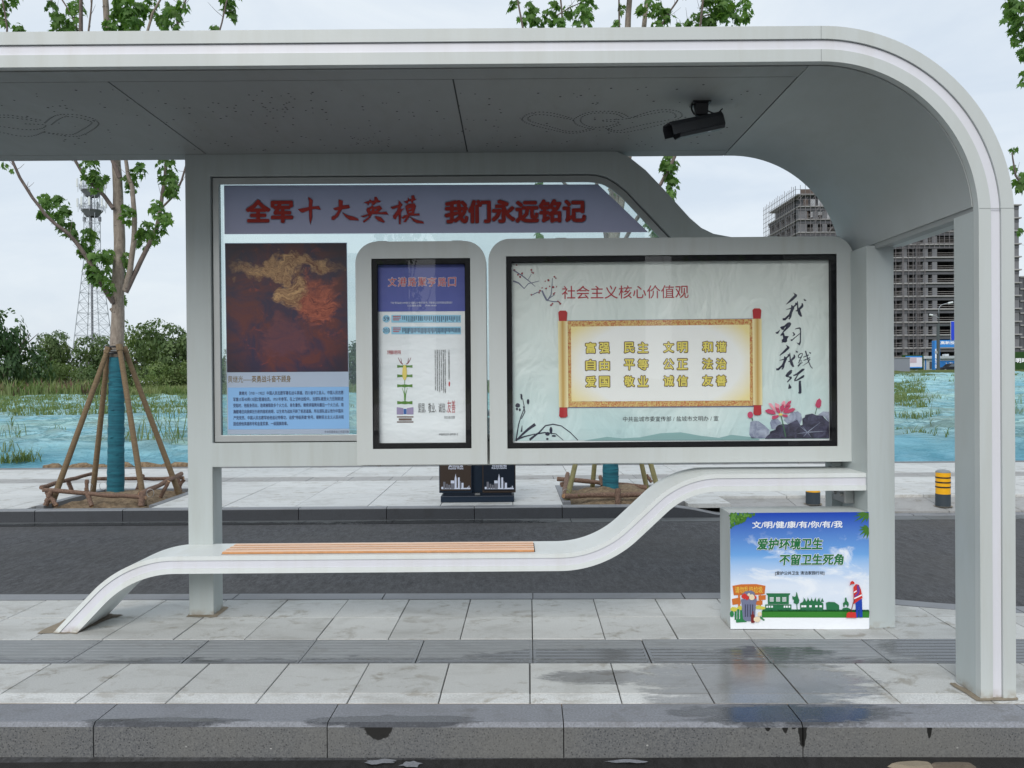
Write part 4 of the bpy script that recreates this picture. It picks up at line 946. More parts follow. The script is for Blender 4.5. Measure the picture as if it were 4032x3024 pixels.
XUE = [[(182,680),(150,750),(120,755),(98,733),(140,715)], [(180,645),(200,630),(250,615),(310,562),(350,557),(372,585),(350,630),(245,725),(230,745),(215,735),(285,630),(262,640),(240,690),(205,680)], [(230,720),(245,740),(262,790),(330,795),(300,840),(300,885),(270,903),(230,898),(205,912),(215,885),(205,860),(232,835),(225,780),(185,790),(190,765),(210,740)]]
XI = [[(390,725),(410,728),(438,760),(430,780),(390,797),(410,765)], [(425,680),(450,660),(510,642),(535,655),(538,720),(535,900),(515,952),(490,935),(458,902),(500,915),(515,880),(520,700),(510,665),(460,672)], [(520,740),(520,755),(440,820),(385,875),(362,875),(360,845),(385,850),(450,795)]]
XING = [[(375,460),(388,470),(380,510),(320,570),(375,575),(383,600),(310,675),(295,662),(345,605),(335,588),(280,580),(270,555),(300,510),(345,468)], [(332,688),(375,755),(365,775),(318,785),(322,755)], [(555,440),(598,440),(595,460),(490,545),(440,640),(580,545),(597,560),(580,590),(470,645),(425,655),(420,625),(470,550),(412,565),(403,550),(460,520)], [(500,645),(538,645),(535,670),(545,780),(545,850),(525,867),(490,860),(488,845),(500,835),(495,720)]]
def cW(pts, oy): return [(3030 + a / 4.325, oy + b / 4.325) for a, b in pts]
for pl in (WO, XUE, XI): t2.shape(L_(2), 'lettering', 'ink', lambda q: [q.poly(cW(p, 1140)) for p in pl])
t2.shape(L_(2), 'lettering', 'ink', lambda q: [q.poly(cW([(112 + (a - 222) * .925, 32 + (b - 50) * .918) for a, b in p], 1350)) for p in WO])
t2.shape(L_(2), 'lettering', 'ink', lambda q: [q.poly(cW(p, 1350)) for p in XING])
def jian(q):
    for pts, w0, w1 in (([(497, 255), (492, 215), (520, 187), (560, 177), (563, 200), (540, 240), (502, 258)], 16, 12), ([(545, 240), (510, 300), (497, 345)], 12, 16), ([(505, 305), (552, 298), (530, 335)], 10, 8), ([(485, 398), (525, 352), (565, 332)], 26, 8), ([(612, 135), (628, 190), (662, 310), (700, 400), (733, 435)], 22, 12), ([(575, 245), (620, 225), (665, 205)], 10, 20), ([(580, 300), (640, 275), (690, 250)], 12, 16), ([(690, 275), (650, 335), (562, 392)], 18, 5)): q.stroke(cW(pts, 1350), w0 / 4.325, w1 / 4.325)
    q.poly(cW([(670, 152), (710, 170), (700, 186), (682, 178)], 1350)); q.poly(cW([(445, 130), (488, 152), (475, 168), (450, 158)], 1350))
t2.shape(L_(2), 'lettering', 'ink', jian)
def cr8(pts): return [(1950 + a / 1.843, 900 + b / 1.843) for a, b in pts]
def crR(pts): return [(2600 + a / 1.746, 900 + b / 1.746) for a, b in pts]
def plum(q):
    for pts, w0, w1 in (([(130, 300), (200, 345), (250, 385), (290, 420)], 5, 2), ([(130, 380), (170, 395), (210, 435), (240, 400), (320, 380)], 6, 2), ([(260, 485), (300, 465), (340, 450), (375, 520), (420, 530), (460, 530)], 3, 4), ([(415, 360), (412, 420), (405, 480), (378, 525)], 2, 5), ([(240, 370), (262, 330)], 2, 1), ([(340, 450), (352, 480), (375, 522)], 6, 7), ([(375, 520), (400, 500), (432, 480)], 4, 2)): q.stroke(cr8(pts), w0, w1)
t2.shape(L_(2), 'plum_branch', 'ink_grey', plum)
def bloss(q):
    random.seed(3)
    for a, b in ((155, 265), (140, 300), (180, 350), (165, 335), (195, 325), (265, 315), (262, 300), (275, 322), (430, 350), (440, 360), (325, 450), (340, 430), (370, 435), (425, 475), (432, 465), (465, 535), (455, 528), (472, 545), (405, 555), (385, 375), (362, 382), (420, 425), (395, 420), (318, 465), (262, 480), (445, 422), (415, 545)):
        x_, y_ = cr8([(a, b)])[0]; q.disc(x_, y_, random.uniform(2.5, 4.6), n_=7, jit=.25)
t2.shape(L_(3), 'plum_blossom', 'plum', bloss)
def orch(q):
    for pts, w0, w1 in (([(150, 1540), (170, 1420), (185, 1370), (212, 1300), (200, 1240), (180, 1200)], 5, 2), ([(150, 1540), (190, 1500), (240, 1455), (290, 1420)], 5, 12), ([(250, 1535), (320, 1478), (365, 1430), (420, 1420), (480, 1432), (545, 1480), (600, 1536)], 6, 3), ([(250, 1530), (300, 1490), (360, 1480), (440, 1490), (495, 1537)], 7, 2), ([(190, 1380), (215, 1330), (205, 1290)], 3, 5), ([(155, 1530), (210, 1510), (290, 1490)], 8, 3), ([(190, 1475), (195, 1430)], 7, 2)): q.stroke(cr8(pts), w0, w1)
    for a, b, r1, r2 in ((163, 1283, 10, 9), (158, 1310, 5, 5), (178, 1315, 4, 6), (238, 1255, 5, 11), (190, 1220, 4, 12), (380, 1490, 9, 8), (405, 1465, 6, 14), (425, 1505, 9, 4), (378, 1527, 5, 4)): x_, y_ = cr8([(a, b)])[0]; q.disc(x_, y_, r1, r2, 9, .15)
t2.shape(L_(2), 'ink_orchid', 'ink', orch)
random.seed(4)
def cL(pts): return [(2930 + a / 3.735, 1560 + b / 3.735) for a, b in pts]
def petal(q, c_, ang, ln, w_):
    d = Vector((math.cos(ang), math.sin(ang))); nn_ = Vector((-d.y, d.x)); c_ = Vector(c_)
    q.poly([tuple(c_), tuple(c_ + d * ln * .45 + nn_ * w_), tuple(c_ + d * ln), tuple(c_ + d * ln * .45 - nn_ * w_)])
n = N('ink_leaf_grey', s2l((130, 138, 165)), .5); f = n.noise(n.pos(), 16, 6, .7, 1.0); n.col(n.mix(n.ramp(f, [(.35, 0), (.65, 1)]), s2l((104, 112, 142)), s2l((176, 186, 204)))); M['ink_leaf_grey'] = n.m
n = N('ink_leaf_dark', s2l((48, 46, 68)), .5); f = n.noise(n.pos(), 14, 6, .7, 1.0); n.col(n.mix(n.ramp(f, [(.4, 0), (.7, 1)]), s2l((36, 34, 52)), s2l((92, 92, 120)))); M['ink_leaf_dark'] = n.m
for k_, pl in enumerate(([(90,380),(140,360),(210,365),(300,430),(375,500),(365,560),(300,620),(110,620),(75,560)], [(380,390),(400,350),(500,335),(550,400),(500,420),(465,490),(400,480)], [(580,350),(700,240),(790,222),(840,260),(850,340),(820,420),(780,345),(640,410)], [(1085,275),(1160,225),(1250,230),(1250,380),(1180,300)])):
    t2.shape(L_(2), 'lotus_leaf', 'ink_leaf_grey', lambda q: q.poly(cL(pl)))
t2.shape(L_(3), 'lotus_leaf', 'ink_leaf_dark', lambda q: q.poly(cL([(305,625),(330,590),(370,560),(385,520),(465,490),(470,455),(510,420),(560,410),(640,415),(780,345),(830,430),(860,420),(855,330),(890,310),(900,275),(1000,255),(1060,280),(1150,285),(1210,350),(1250,380),(1252,618)])))
t2.shape(L_(4), 'leaf_vein', 'ink_leaf_grey', lambda q: [q.stroke(cL(p), 3, .8) for p in ([(930, 530), (780, 552)], [(930, 530), (810, 435)], [(930, 530), (1120, 385)], [(930, 530), (1220, 512)], [(930, 530), (990, 610)], [(930, 530), (860, 450)], [(930, 530), (870, 600)])])
t2.shape(L_(4), 'lotus_stem', 'lotus_green', lambda q: (q.stroke(cL([(545, 295), (570, 400), (612, 600)]), 4, 5), q.stroke(cL([(1070, 172), (1045, 262)]), 2.5), q.stroke(cL([(115, 318), (125, 358)]), 5)))
for mt, pls in (('lotus_light', ([(355,102),(400,105),(440,160),(470,240),(430,205),(385,155)], [(455,95),(520,125),(515,185),(460,170)], [(545,110),(575,70),(600,68),(612,130),(590,150)])), ('lotus_pink', ([(302,212),(360,186),(430,205),(470,265),(420,268),(345,250)], [(455,160),(515,180),(535,240),(510,255),(475,225)], [(530,150),(578,112),(590,170),(570,220),(545,235),(528,190)], [(610,130),(650,80),(693,62),(690,95),(650,150),(600,170)], [(575,235),(590,170),(680,125),(685,150),(640,200),(580,240)], [(575,248),(640,200),(710,172),(758,186),(720,225),(650,250)], [(408,335),(415,290),(500,278),(515,295),(480,325),(430,338)], [(562,265),(640,272),(640,300),(600,312),(565,290)], [(1110,30),(1138,70),(1130,140),(1110,172),(1070,165),(1045,130),(1070,60)]))):
    for p_ in pls: t2.shape(L_(5 if mt == 'lotus_light' else 6), 'lotus_petal', mt, lambda q: (q.poly(cL(p_)),))
t2.shape(L_(6), 'lotus_bud', 'lotus_pink', lambda q: q.disc(*cL([(90, 275)])[0], 11, 13)); t2.shape(L_(7), 'lotus_heart', 'corn_print', lambda q: q.disc(*cL([(535, 268)])[0], 8, 5))
# ---------------------------------------------------------------- wave-shaped bench
YBn, YBb = 4.70, 5.065
def bx(px, py): p = P(px, py, YBn); return (p.x, p.z)
pa = bx(254, 2494); lowz = (bx(746, 2234)[1] + bx(2150, 2206)[1]) / 2
pb = (bx(508, 2234)[0], lowz); pc = (bx(2368, 2206)[0], lowz); pdz = bx(3000, 1900)[1]; pd = (bx(2700, 1900)[0], pdz); pe = (bx(3455, 1900)[0], pdz)
below = (pa[0] - 0.12 * (pb[0] - pa[0]) / (lowz - pa[1]) * 1.0, pa[1] - 0.12)
cl = fillet([below, pb, pc, pd, pe], [0, 0.62, 0.62, 0.50, 0], 22); HT = 0.0505
def clip(o): return o
m = MB(); m.prism([ribbon(cl, HT, -HT)], YBn + 0.036, YBb); bench = S(m.build('bench', 'bench_coat', bevel=0.004, smooth=30, seg=3)); bench['label'] = 'white wave-shaped bench that dives into the pavement at the left'
for nm, a, b in (('bench_edge', HT, 0.0255), ('bench_edge', -0.0205, -HT)):
    m = MB(); m.prism([ribbon(cl, a, b)], YBn, YBn + 0.0355); m.build(nm, 'bench_coat', bench, bevel=0.002, smooth=30)
cl2 = cl[:-1] + [Vector((cl[-1].x - 0.03, cl[-1].y))]
m = MB(); m.prism([ribbon(cl2, 0.0248, -0.0200)], YBn + 0.006, YBn + 0.035); m.build('light_strip', 'diffuser', bench, smooth=30)
m = MB(); m.prism([[(pe[0] - 0.029, pdz - 0.0202), (pe[0], pdz - 0.0202), (pe[0], pdz + 0.0252), (pe[0] - 0.029, pdz + 0.0252)]], YBn, YBn + 0.0355); m.build('end_cap', 'bench_coat', bench)
# timber inset
zs = lowz + HT; xs0 = P(905, 2170, 4.88).x; xs1 = P(2101, 2145, 4.88).x
m = MB(); m.box(xs0 - 0.006, xs1 + 0.006, 4.748, 5.012, zs - 0.002, zs + 0.0012); m.build('slat_bed', 'seam_dark', bench)
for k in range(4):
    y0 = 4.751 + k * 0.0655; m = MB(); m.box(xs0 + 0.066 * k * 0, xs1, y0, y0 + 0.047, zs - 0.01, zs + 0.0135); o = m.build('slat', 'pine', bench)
    o.data.materials.append(M['pine_gap_shade'])
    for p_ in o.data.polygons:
        if abs(p_.normal.y) > .5: p_.material_index = 1  # front and back sides take the painted gap shade
# flange and bolts where the bench meets the right-hand post
m = MB(); m.box(1.985, 2.043, 4.86, 5.04, pdz - 0.15, pdz - HT - 0.001); fl = S(m.build('flange', 'steel', bevel=0.004))
for yy in (4.90, 5.0):
    m = MB(); m.tube([(1.984, yy, pdz - 0.10), (1.970, yy, pdz - 0.10)], 0.013, 6); m.build('bolt', 'steel', fl)
# inner upright behind the bench under the poster case
m = MB(); m.box(P(3275, 1950, 5.045).x, 2.044, 5.043, 5.150, 0, zb - 0.002); S(m.build('back_panel', 'grey_coat', bevel=0.002))
# ---------------------------------------------------------------- low advertising box
YA = 4.668; ax0, ax1 = P(2876, 2250, YA).x, P(3422, 2250, YA).x; az1 = P(3150, 2018, YA).z
m = MB(); m.box(ax0, 2.043, YA + 0.002, 4.90, 0.003, az1 - 0.001); abox = S(m.build('poster_box', 'white_coat', bevel=0.003)); abox['label'] = 'low white box with a blue sky cleanliness poster on its front'
n = N('sky_print', (0.2, 0.4, 0.9), 0.38); u = n.sep(n.pos()); gz = n.mth('DIVIDE', n.mth('SUBTRACT', az1, u[2]), az1)
c = n.mix(n.ramp(gz, [(0.0, 0), (0.42, 1)]), s2l((24, 66, 178)), s2l((120, 178, 236))); c = n.mix(n.ramp(gz, [(0.36, 0), (0.62, 1)]), c, s2l((222, 232, 246)))
cn = n.noise(n.sc(n.pos(), (1, 1, 1.8)), 5.0, 7, 0.6, 0.5); win = n.ramp(gz, [(0.12, 0), (0.3, 1), (0.6, 1)])
c = n.mix(n.mth('MULTIPLY', n.ramp(cn, [(0.52, 0), (0.66, 0.95)]), win), c, s2l((236, 242, 250))); n.col(c); n.bump(n.noise(n.pos(), 7, 3), 0.12, 0.01); M['sky_print'] = n.m
for k, v in dict(box_green=(34, 112, 62), tree_green=(70, 118, 40), grass_print=(52, 128, 44), hall_green=(38, 112, 70), sign_orange=(204, 112, 46), sign_yellow=(232, 196, 80), bin_grey=(116, 122, 150), bin_dark=(58, 60, 84), vest_red=(206, 54, 46), trouser_blue=(26, 66, 170), sleeve_violet=(112, 66, 150), bottle_green=(40, 126, 72), cream_print=(232, 216, 186), bottle_red=(120, 34, 34), pure_white=(240, 244, 250), bush_yellow=(206, 200, 84)).items(): tint(k, v, 0.4)
ab = PP(abox)
def A(k): return YA - 0.0014 * k
def cA(pts): return [(2750 + a / 2.37, 1850 + b / 2.37) for a, b in pts]
def T3(s_, x0, y0, x1, y1, k, mt, **kw):
    (a, b), (c_, d) = cA([(x0, y0), (x1, y1)]); return ab.text(s_, (a + c_) / 2, (b + d) / 2, c_ - a, d - b, A(k), mt, **kw)
p0, p1 = P(2876, 2250, YA), P(3422, 2250, YA)
m = MB(); m.add([(p0.x, YA, 0.004), (p1.x, YA, 0.004), (p1.x, YA, az1), (p0.x, YA, az1)], [(0, 1, 2, 3)]); m.build('poster_sheet', 'sky_print', abox)
def G3(k, name, mt, fn): return ab.shape(A(k), name, mt, fn)
G3(1, 'white_floor', 'pure_white', lambda q: q.poly(cA([(296, 1376), (1592, 1380), (1592, 1488), (300, 1484)])))
def grassy(q):
    random.seed(5); pts = [(592, 1378), (592, 1318)]; x_ = 592
    while x_ < 1590: pts += [(x_ + 4, 1302 + random.uniform(-2, 10)), (x_ + 10, 1322)]; x_ += 14
    q.poly(cA(pts + [(1592, 1310), (1592, 1380)]))
G3(2, 'grass', 'grass_print', grassy)
G3(2, 'green_ground', 'hall_green', lambda q: q.poly(cA([(600, 1300), (1592, 1306), (1592, 1322), (600, 1322)])))
def halls(q):
    for pts in ([(632, 1152), (858, 1152), (852, 1168), (640, 1168)], [(648, 1168), (844, 1168), (844, 1252), (648, 1252)], [(624, 1256), (868, 1256), (868, 1302), (624, 1302)]): q.poly(cA(pts))
    q.poly(cA([(948, 1246), (975, 1232), (1060, 1222), (1140, 1232), (1167, 1246), (1166, 1302), (950, 1302)]))
    for i in range(6): x_ = 975 + i * 33; q.poly(cA([(x_, 1232), (x_ + 16, 1196), (x_ + 32, 1232)]))
    for i in range(5): x_ = 982 + i * 38; q.stroke(cA([(x_, 1228), (x_, 1190)]), 1)
    q.poly(cA([(1190, 1240), (1215, 1232), (1270, 1234), (1312, 1262), (1315, 1306), (1196, 1306)])); q.poly(cA([(1338, 1306), (1350, 1290), (1385, 1284), (1408, 1292), (1428, 1306)]))
    q.poly(cA([(1352, 1275), (1348, 1245), (1366, 1230), (1368, 1195), (1380, 1190), (1388, 1225), (1402, 1240), (1404, 1262), (1392, 1284), (1384, 1262), (1368, 1258), (1362, 1284)]))
    q.poly(cA([(875, 1178), (900, 1186), (910, 1172), (914, 1138), (922, 1150), (930, 1185), (942, 1215), (938, 1240), (922, 1256), (926, 1302), (918, 1302), (914, 1254), (888, 1240), (892, 1215), (878, 1205)]))
G3(3, 'landmark_print', 'hall_green', halls)
def wins(q):
    for a in (666, 726, 784):
        for i in range(4):
            for j in range(4): q.rect(*cA([(a + i * 9.5, 1188 + j * 11)])[0], *cA([(a + i * 9.5 + 7, 1188 + j * 11 + 8)])[0])
    for a in (634, 656, 680, 796, 818, 842): q.rect(*cA([(a, 1268)])[0], *cA([(a + 15, 1286)])[0])
    for a in (960, 985, 1035, 1090, 1130): q.rect(*cA([(a, 1264)])[0], *cA([(a + 22, 1282)])[0])
G3(4, 'window_print', 'pure_white', wins)
def blobs(q, ctr, rx, ry, n_, r0, r1, inside):
    for _ in range(n_ * 6):
        a, b = random.uniform(ctr[0] - rx, ctr[0] + rx), random.uniform(ctr[1] - ry, ctr[1] + ry)
        if inside(a, b): q.disc(*cA([(a, b)])[0], random.uniform(r0, r1), n_=6, jit=.35); n_ -= 1
        if n_ <= 0: return
G3(1, 'treetop', 'tree_green', lambda q: blobs(q, (430, 470), 140, 75, 120, 3, 7, lambda a, b: a > 302 and b > 410 and b < 560 - (a - 290) * .55 - 12 and a < 560))
G3(2, 'treetop', 'leaf_print', lambda q: blobs(q, (430, 470), 140, 75, 45, 2, 4, lambda a, b: a > 304 and b > 412 and b < 530 - (a - 290) * .5 - 12))
def palm(q, c_, lst): [petal(q, cA([c_])[0], a, l / 2.37, 5) for a, l in lst]
G3(1, 'palm_leaf', 'tree_green', lambda q: (palm(q, (1588, 402), [(2.9, 150), (2.6, 160), (2.2, 130), (1.8, 90), (3.1, 120)]), palm(q, (1590, 545), [(2.95, 100), (2.5, 110), (2.1, 110), (1.75, 110), (3.3, 90), (3.7, 60)])))
T3('文/明/健/康/有/你/有/我', 502, 478, 1345, 544, 2, 'pure_white', bold=0.022)
for s_, b4 in (('爱护环境卫生', (545, 637, 1160, 746)), ('不留卫生死角', (754, 784, 1358, 890))):
    T3(s_, b4[0] - 4, b4[1] - 4, b4[2] + 4, b4[3] + 4, 3, 'pure_white', bold=0.075, shear=0.12); T3(s_, *b4, 4, 'box_green', bold=0.036, shear=0.12)
T3('[爱护公共卫生 清洁家园行动]', 716, 945, 1176, 984, 3, 'black_print', bold=0.012)
G3(2, 'sign_board', 'sign_orange', lambda q: (q.poly(cA([(318, 1082), (400, 1068), (540, 1066), (626, 1082), (618, 1160), (560, 1166), (330, 1170)])), q.rect(*cA([(370, 1165)])[0], *cA([(388, 1290)])[0]), q.poly(cA([(312, 1205), (390, 1190), (396, 1250), (318, 1260)])), q.poly(cA([(560, 1172), (628, 1168), (628, 1212), (562, 1216)])), q.poly(cA([(532, 1222), (598, 1218), (598, 1258), (540, 1262)])), q.rect(*cA([(570, 1165)])[0], *cA([(584, 1280)])[0])))
T3('请勿乱扔垃圾', 342, 1088, 600, 1150, 3, 'sign_yellow', bold=0.012, rot=0.0)
G3(3, 'bush', 'bush_yellow', lambda q: [q.disc(*cA([(a, b)])[0], r, r * .7, 9, .2) for a, b, r in ((330, 1300, 14), (385, 1290, 12), (560, 1285, 12), (600, 1290, 10))])
G3(4, 'bottles', 'bottle_green', lambda q: [q.rect(*cA([(a, b)])[0], *cA([(a + w_, 1400)])[0]) for a, b, w_ in ((338, 1320, 18), (362, 1300, 18), (388, 1310, 20), (405, 1290, 12))] + [q.poly(cA([(350, 1395), (446, 1388), (450, 1420), (352, 1426)])), q.poly(cA([(580, 1365), (620, 1400), (612, 1410), (574, 1385)]))] + [q.disc(*cA([(312, 1345)])[0], 8, 12)])
G3(5, 'rubbish_bin', 'bin_grey', lambda q: (q.poly(cA([(400, 1220), (540, 1220), (526, 1392), (500, 1412), (440, 1412), (416, 1392)])), q.poly(cA([(396, 1208), (545, 1200), (545, 1232), (400, 1238)])), q.poly(cA([(404, 1160), (440, 1134), (490, 1126), (520, 1140), (530, 1172), (520, 1180), (430, 1182)]))))
G3(6, 'bin_slot', 'bin_dark', lambda q: [q.rect(*cA([(a, 1256)])[0], *cA([(a + 8, 1372)])[0]) for a in (434, 456, 480, 502)])
G3(6, 'rubbish', 'vest_red', lambda q: [q.disc(*cA([(a, b)])[0], r, n_=8, jit=.2) for a, b, r in ((430, 1180, 11), (455, 1195, 8), (525, 1190, 7))])
G3(7, 'rubbish', 'cream_print', lambda q: [q.disc(*cA([(a, b)])[0], r, n_=9, jit=.15) for a, b, r in ((500, 1190, 11), (548, 1395, 13), (572, 1345, 9), (470, 1165, 6))])
G3(7, 'bottles', 'bottle_red', lambda q: (q.rect(*cA([(492, 1350)])[0], *cA([(524, 1428)])[0]), q.rect(*cA([(502, 1320)])[0], *cA([(514, 1352)])[0])))
G3(8, 'worker_print', 'trouser_blue', lambda q: (q.poly(cA([(1466, 1215), (1526, 1205), (1532, 1375), (1502, 1378), (1498, 1270), (1492, 1378), (1472, 1378)]))))
G3(9, 'worker_print', 'vest_red', lambda q: (q.poly(cA([(1446, 1095), (1470, 1066), (1498, 1072), (1518, 1120), (1532, 1195), (1450, 1252), (1448, 1170)])), q.poly(cA([(1412, 1080), (1420, 1044), (1438, 1036), (1456, 1048), (1456, 1066), (1430, 1066)])), q.poly(cA([(1380, 1380), (1384, 1340), (1402, 1326), (1470, 1330), (1474, 1382)]))))
G3(10, 'worker_print', 'sleeve_violet', lambda q: q.poly(cA([(1478, 1080), (1496, 1074), (1508, 1122), (1496, 1165), (1462, 1190), (1456, 1174), (1484, 1148)])))
G3(11, 'worker_print', 'pure_white', lambda q: (q.poly(cA([(1450, 1140), (1476, 1124), (1478, 1134), (1450, 1152)])), q.poly(cA([(1452, 1196), (1524, 1162), (1526, 1174), (1454, 1208)]))))
G3(11, 'worker_print', 'bottle_red', lambda q: q.stroke(cA([(1462, 1190), (1440, 1260), (1424, 1330)]), 3))
# ---------------------------------------------------------------- surveillance camera below the ceiling
cc = P(2740, 500, 4.16); cam_o = empty('security_camera', (cc.x, cc.y, cc.z), label='black surveillance camera in a long housing bolted under the canopy ceiling', cat='security camera')
def loc(m_, o=None): 
    m_.v = [(a - cc.x, b - cc.y, c_ - cc.z) for a, b, c_ in m_.v]; return m_
b0, b1 = P(2725, 406, 4.17), P(2784, 406, 4.17); hz2 = zc - 0.0075
m = MB(); m.box(b0.x - 0.005, b1.x + 0.01, 4.12, 4.21, hz2 - 0.006, hz2); loc(m).build('base_plate', 'black_plastic', cam_o)
m = MB(); q0, q1 = P(2738, 446, 4.16), P(2785, 446, 4.16)
m.add([(b0.x + .012, 4.13, hz2 - .006), (b1.x, 4.13, hz2 - .006), (b1.x, 4.19, hz2 - .006), (b0.x + .012, 4.19, hz2 - .006), (q0.x, 4.145, q0.z - .012), (q1.x, 4.145, q1.z - .008), (q1.x, 4.175, q1.z - .008), (q0.x, 4.175, q0.z - .012)],
      [(0, 1, 2, 3), (4, 7, 6, 5), (0, 4, 5, 1), (1, 5, 6, 2), (2, 6, 7, 3), (3, 7, 4, 0)]); loc(m).build('bracket', 'black_plastic', cam_o, bevel=0.003)
e0, e1 = P(2662, 515, 4.12), P(2836, 478, 4.20)      # axis of the housing, front end lower left
ax_ = (e1 - e0).normalized(); sd = ax_.cross(Vector((0, 0, 1))).normalized(); uv = sd.cross(ax_)
def sect(c_, prof_): return [c_ + sd * a + uv * b for a, b in prof_]
bodyp = [(-.028, -.040), (.028, -.040), (.038, -.026), (.038, .018), (.028, .03), (-.028, .03), (-.038, .018), (-.038, -.026)]
m = MB(); A0, A1 = sect(e0 - ax_ * 0.002, bodyp), sect(e1, bodyp); k = 8
m.add(A0 + A1, [(i, (i + 1) % k, k + (i + 1) % k, k + i) for i in range(k)] + [tuple(reversed(range(k))), tuple(range(k, 2 * k))]); hb = loc(m).build('housing', 'dark_plastic', cam_o, bevel=0.002)
visp = [(-.047, -.022), (-.047, .022), (-.036, .043), (.036, .043), (.047, .022), (.047, -.022), (.043, -.022), (.043, .02), (.033, .038), (-.033, .038), (-.043, .02), (-.043, -.022)]
m = MB(); A0, A1 = sect(e0 - ax_ * 0.045, visp), sect(e1 - ax_ * 0.005, visp); k = 12
m.add(A0 + A1, [(i, (i + 1) % k, k + (i + 1) % k, k + i) for i in range(k)] + [tuple(reversed(range(k))), tuple(range(k, 2 * k))]); loc(m).build('sun_shield', 'dark_plastic', cam_o)
m = MB(); m.add(sect(e0 - ax_ * 0.0035, [(a * .9, b * .9) for a, b in bodyp]), [tuple(range(8))]); loc(m).build('front_window', 'black_frame', cam_o)
m = MB(); c_ = e0 - ax_ * 0.004; m.tube([c_, c_ - ax_ * .006], .02, 14); loc(m).build('lens', 'black_frame', cam_o)
m = MB(); pts = smooth_line([P(2845, 428, 4.2), P(2840, 432, 4.2), P(2826, 448, 4.2), P(2808, 446, 4.19), P(2786, 436, 4.18)], 2); m.tube(pts, 0.0035, 6); loc(m).build('cable', 'black_plastic', cam_o, smooth=60)
m = MB(); m.tube(smooth_line([P(2735, 452, 4.16), P(2722, 430, 4.16), P(2724, 412, 4.16), P(2736, 410, 4.16), P(2740, 428, 4.16)], 2), 0.0045, 6); loc(m).build('cable', 'black_plastic', cam_o, smooth=60)
m = MB(); m.tube([P(2836, 478, 4.2), P(2846, 484, 4.2), P(2854, 491, 4.2)], [.008, .009, .007], 8); loc(m).build('cable_gland', 'black_plastic', cam_o)
m = MB(); c_ = e0 + ax_ * .17 - uv * .041; m.add([c_ + sd * .012, c_ + sd * .012 + ax_ * .022, c_ + sd * .03 + ax_ * .024 + uv * .006, c_ + sd * .03 + ax_ * .002 + uv * .006], [(0, 1, 2, 3)]); loc(m).build('sticker', 'pure_white', cam_o)
# ================================================================ street furniture
YTB = 9.60
tb = P(1880, 1978, YTB); tx = tb.x
bin_o = empty('litter_bin', (tx, YTB, 0), label='dark blue twin litter bin for residual and recyclable waste behind the shelter', cat='litter bin')
tint('bin_navy', (16, 34, 52), 0.4); tint('bin_brown', (58, 46, 38), 0.45); tint('bin_navy_dark', (8, 22, 38), 0.4); tint('icon_white', (206, 214, 232), 0.5); tint('icon_grey', (110, 112, 122), 0.5)
u_ = YTB / F
def bl(x0, x1, y0, y1, z0, z1): return MB().box(x0, x1, y0, y1, z0, z1)
w_ = 0.150 * 1; hw = 151 * u_
bl(-145 * u_, 145 * u_, 0.0, 0.36, 0.0, 0.075).build('plinth', 'bin_navy', bin_o, bevel=0.006)
bl(-135 * u_, 135 * u_, 0.03, 0.33, 0.075, 0.11).build('foot', 'bin_navy_dark', bin_o)
bl(-20 * u_, 20 * u_, 0.08, 0.30, 0.11, 1.02).build('spine', 'bin_navy', bin_o, bevel=0.004)
bl(-hw - .01, hw + .01, -0.01, 0.37, 1.02, 1.08).build('canopy', 'bin_navy', bin_o, bevel=0.01)
for s_, pm_, tx1, tx2 in ((-1, 'bin_brown', '其他垃圾', 'Residual Waste'), (1, 'bin_navy_dark', '可回收物', 'Recyclable')):
    x0, x1 = sorted((s_ * 20 * u_, s_ * hw))
    bl(x0, x1, 0.02, 0.35, 0.11, 0.86).build('container', 'bin_navy' if s_ < 0 else 'bin_brown', bin_o, bevel=0.006)
    bl(x0 + .012, x1 - .012, 0.006, 0.019, 0.14, 0.845).build('door', pm_, bin_o, bevel=0.003)
    bl(x0 + .03, x1 - .03, 0.03, 0.20, 0.87, 0.99).build('opening', 'black_frame', bin_o)
    px0 = 1795 if s_ < 0 else 1966
    yy = YTB + 0.004
    for body_, cy_, w__, h__ in ((tx1, 1832, 58, 17), (tx2, 1844, 59, 8.5)):
        o = lettering(None, body_, px0, cy_, w__, h__, yy, 'icon_white', bold=0.02); o.location -= Vector((tx, YTB, 0)); o.parent = bin_o
    q = Print(yy); q2 = Print(yy - .001)
    for a, b, h_, grey in ((-57, -49, 8, 0), (-50, -41, 28, 1), (-38, -32, 20, 1), (-30, -22, 16, 1), (-20, -6, 22, 1), (-20, -6, 33, 0), (-5, 3, 40, 0), (8, 15, 45, 0), (16, 20, 30, 1), (22, 30, 24, 0), (30, 52, 4, 0), (50, 53, 12, 0), (45, 47, 8, 0)):
        (q2 if grey else q).rect(px0 + a, 1925 - h_, px0 + b, 1925)
    q.rect(px0 - 57, 1921, px0 + 57, 1926); q.poly([(px0 - 5, 1886), (px0 - 1, 1865), (px0 + 3, 1886)])
    for qq, mt in ((q, 'icon_white'), (q2, 'icon_grey')):
        qq.m.v = [(a - tx, b - YTB, c_) for a, b, c_ in qq.m.v]; qq.done('skyline_print', mt, bin_o)
bl(-10 * u_ * 1.0, 10 * u_, -0.003, 0.03, 0.085, 0.108).build('plate', 'steel', bin_o)
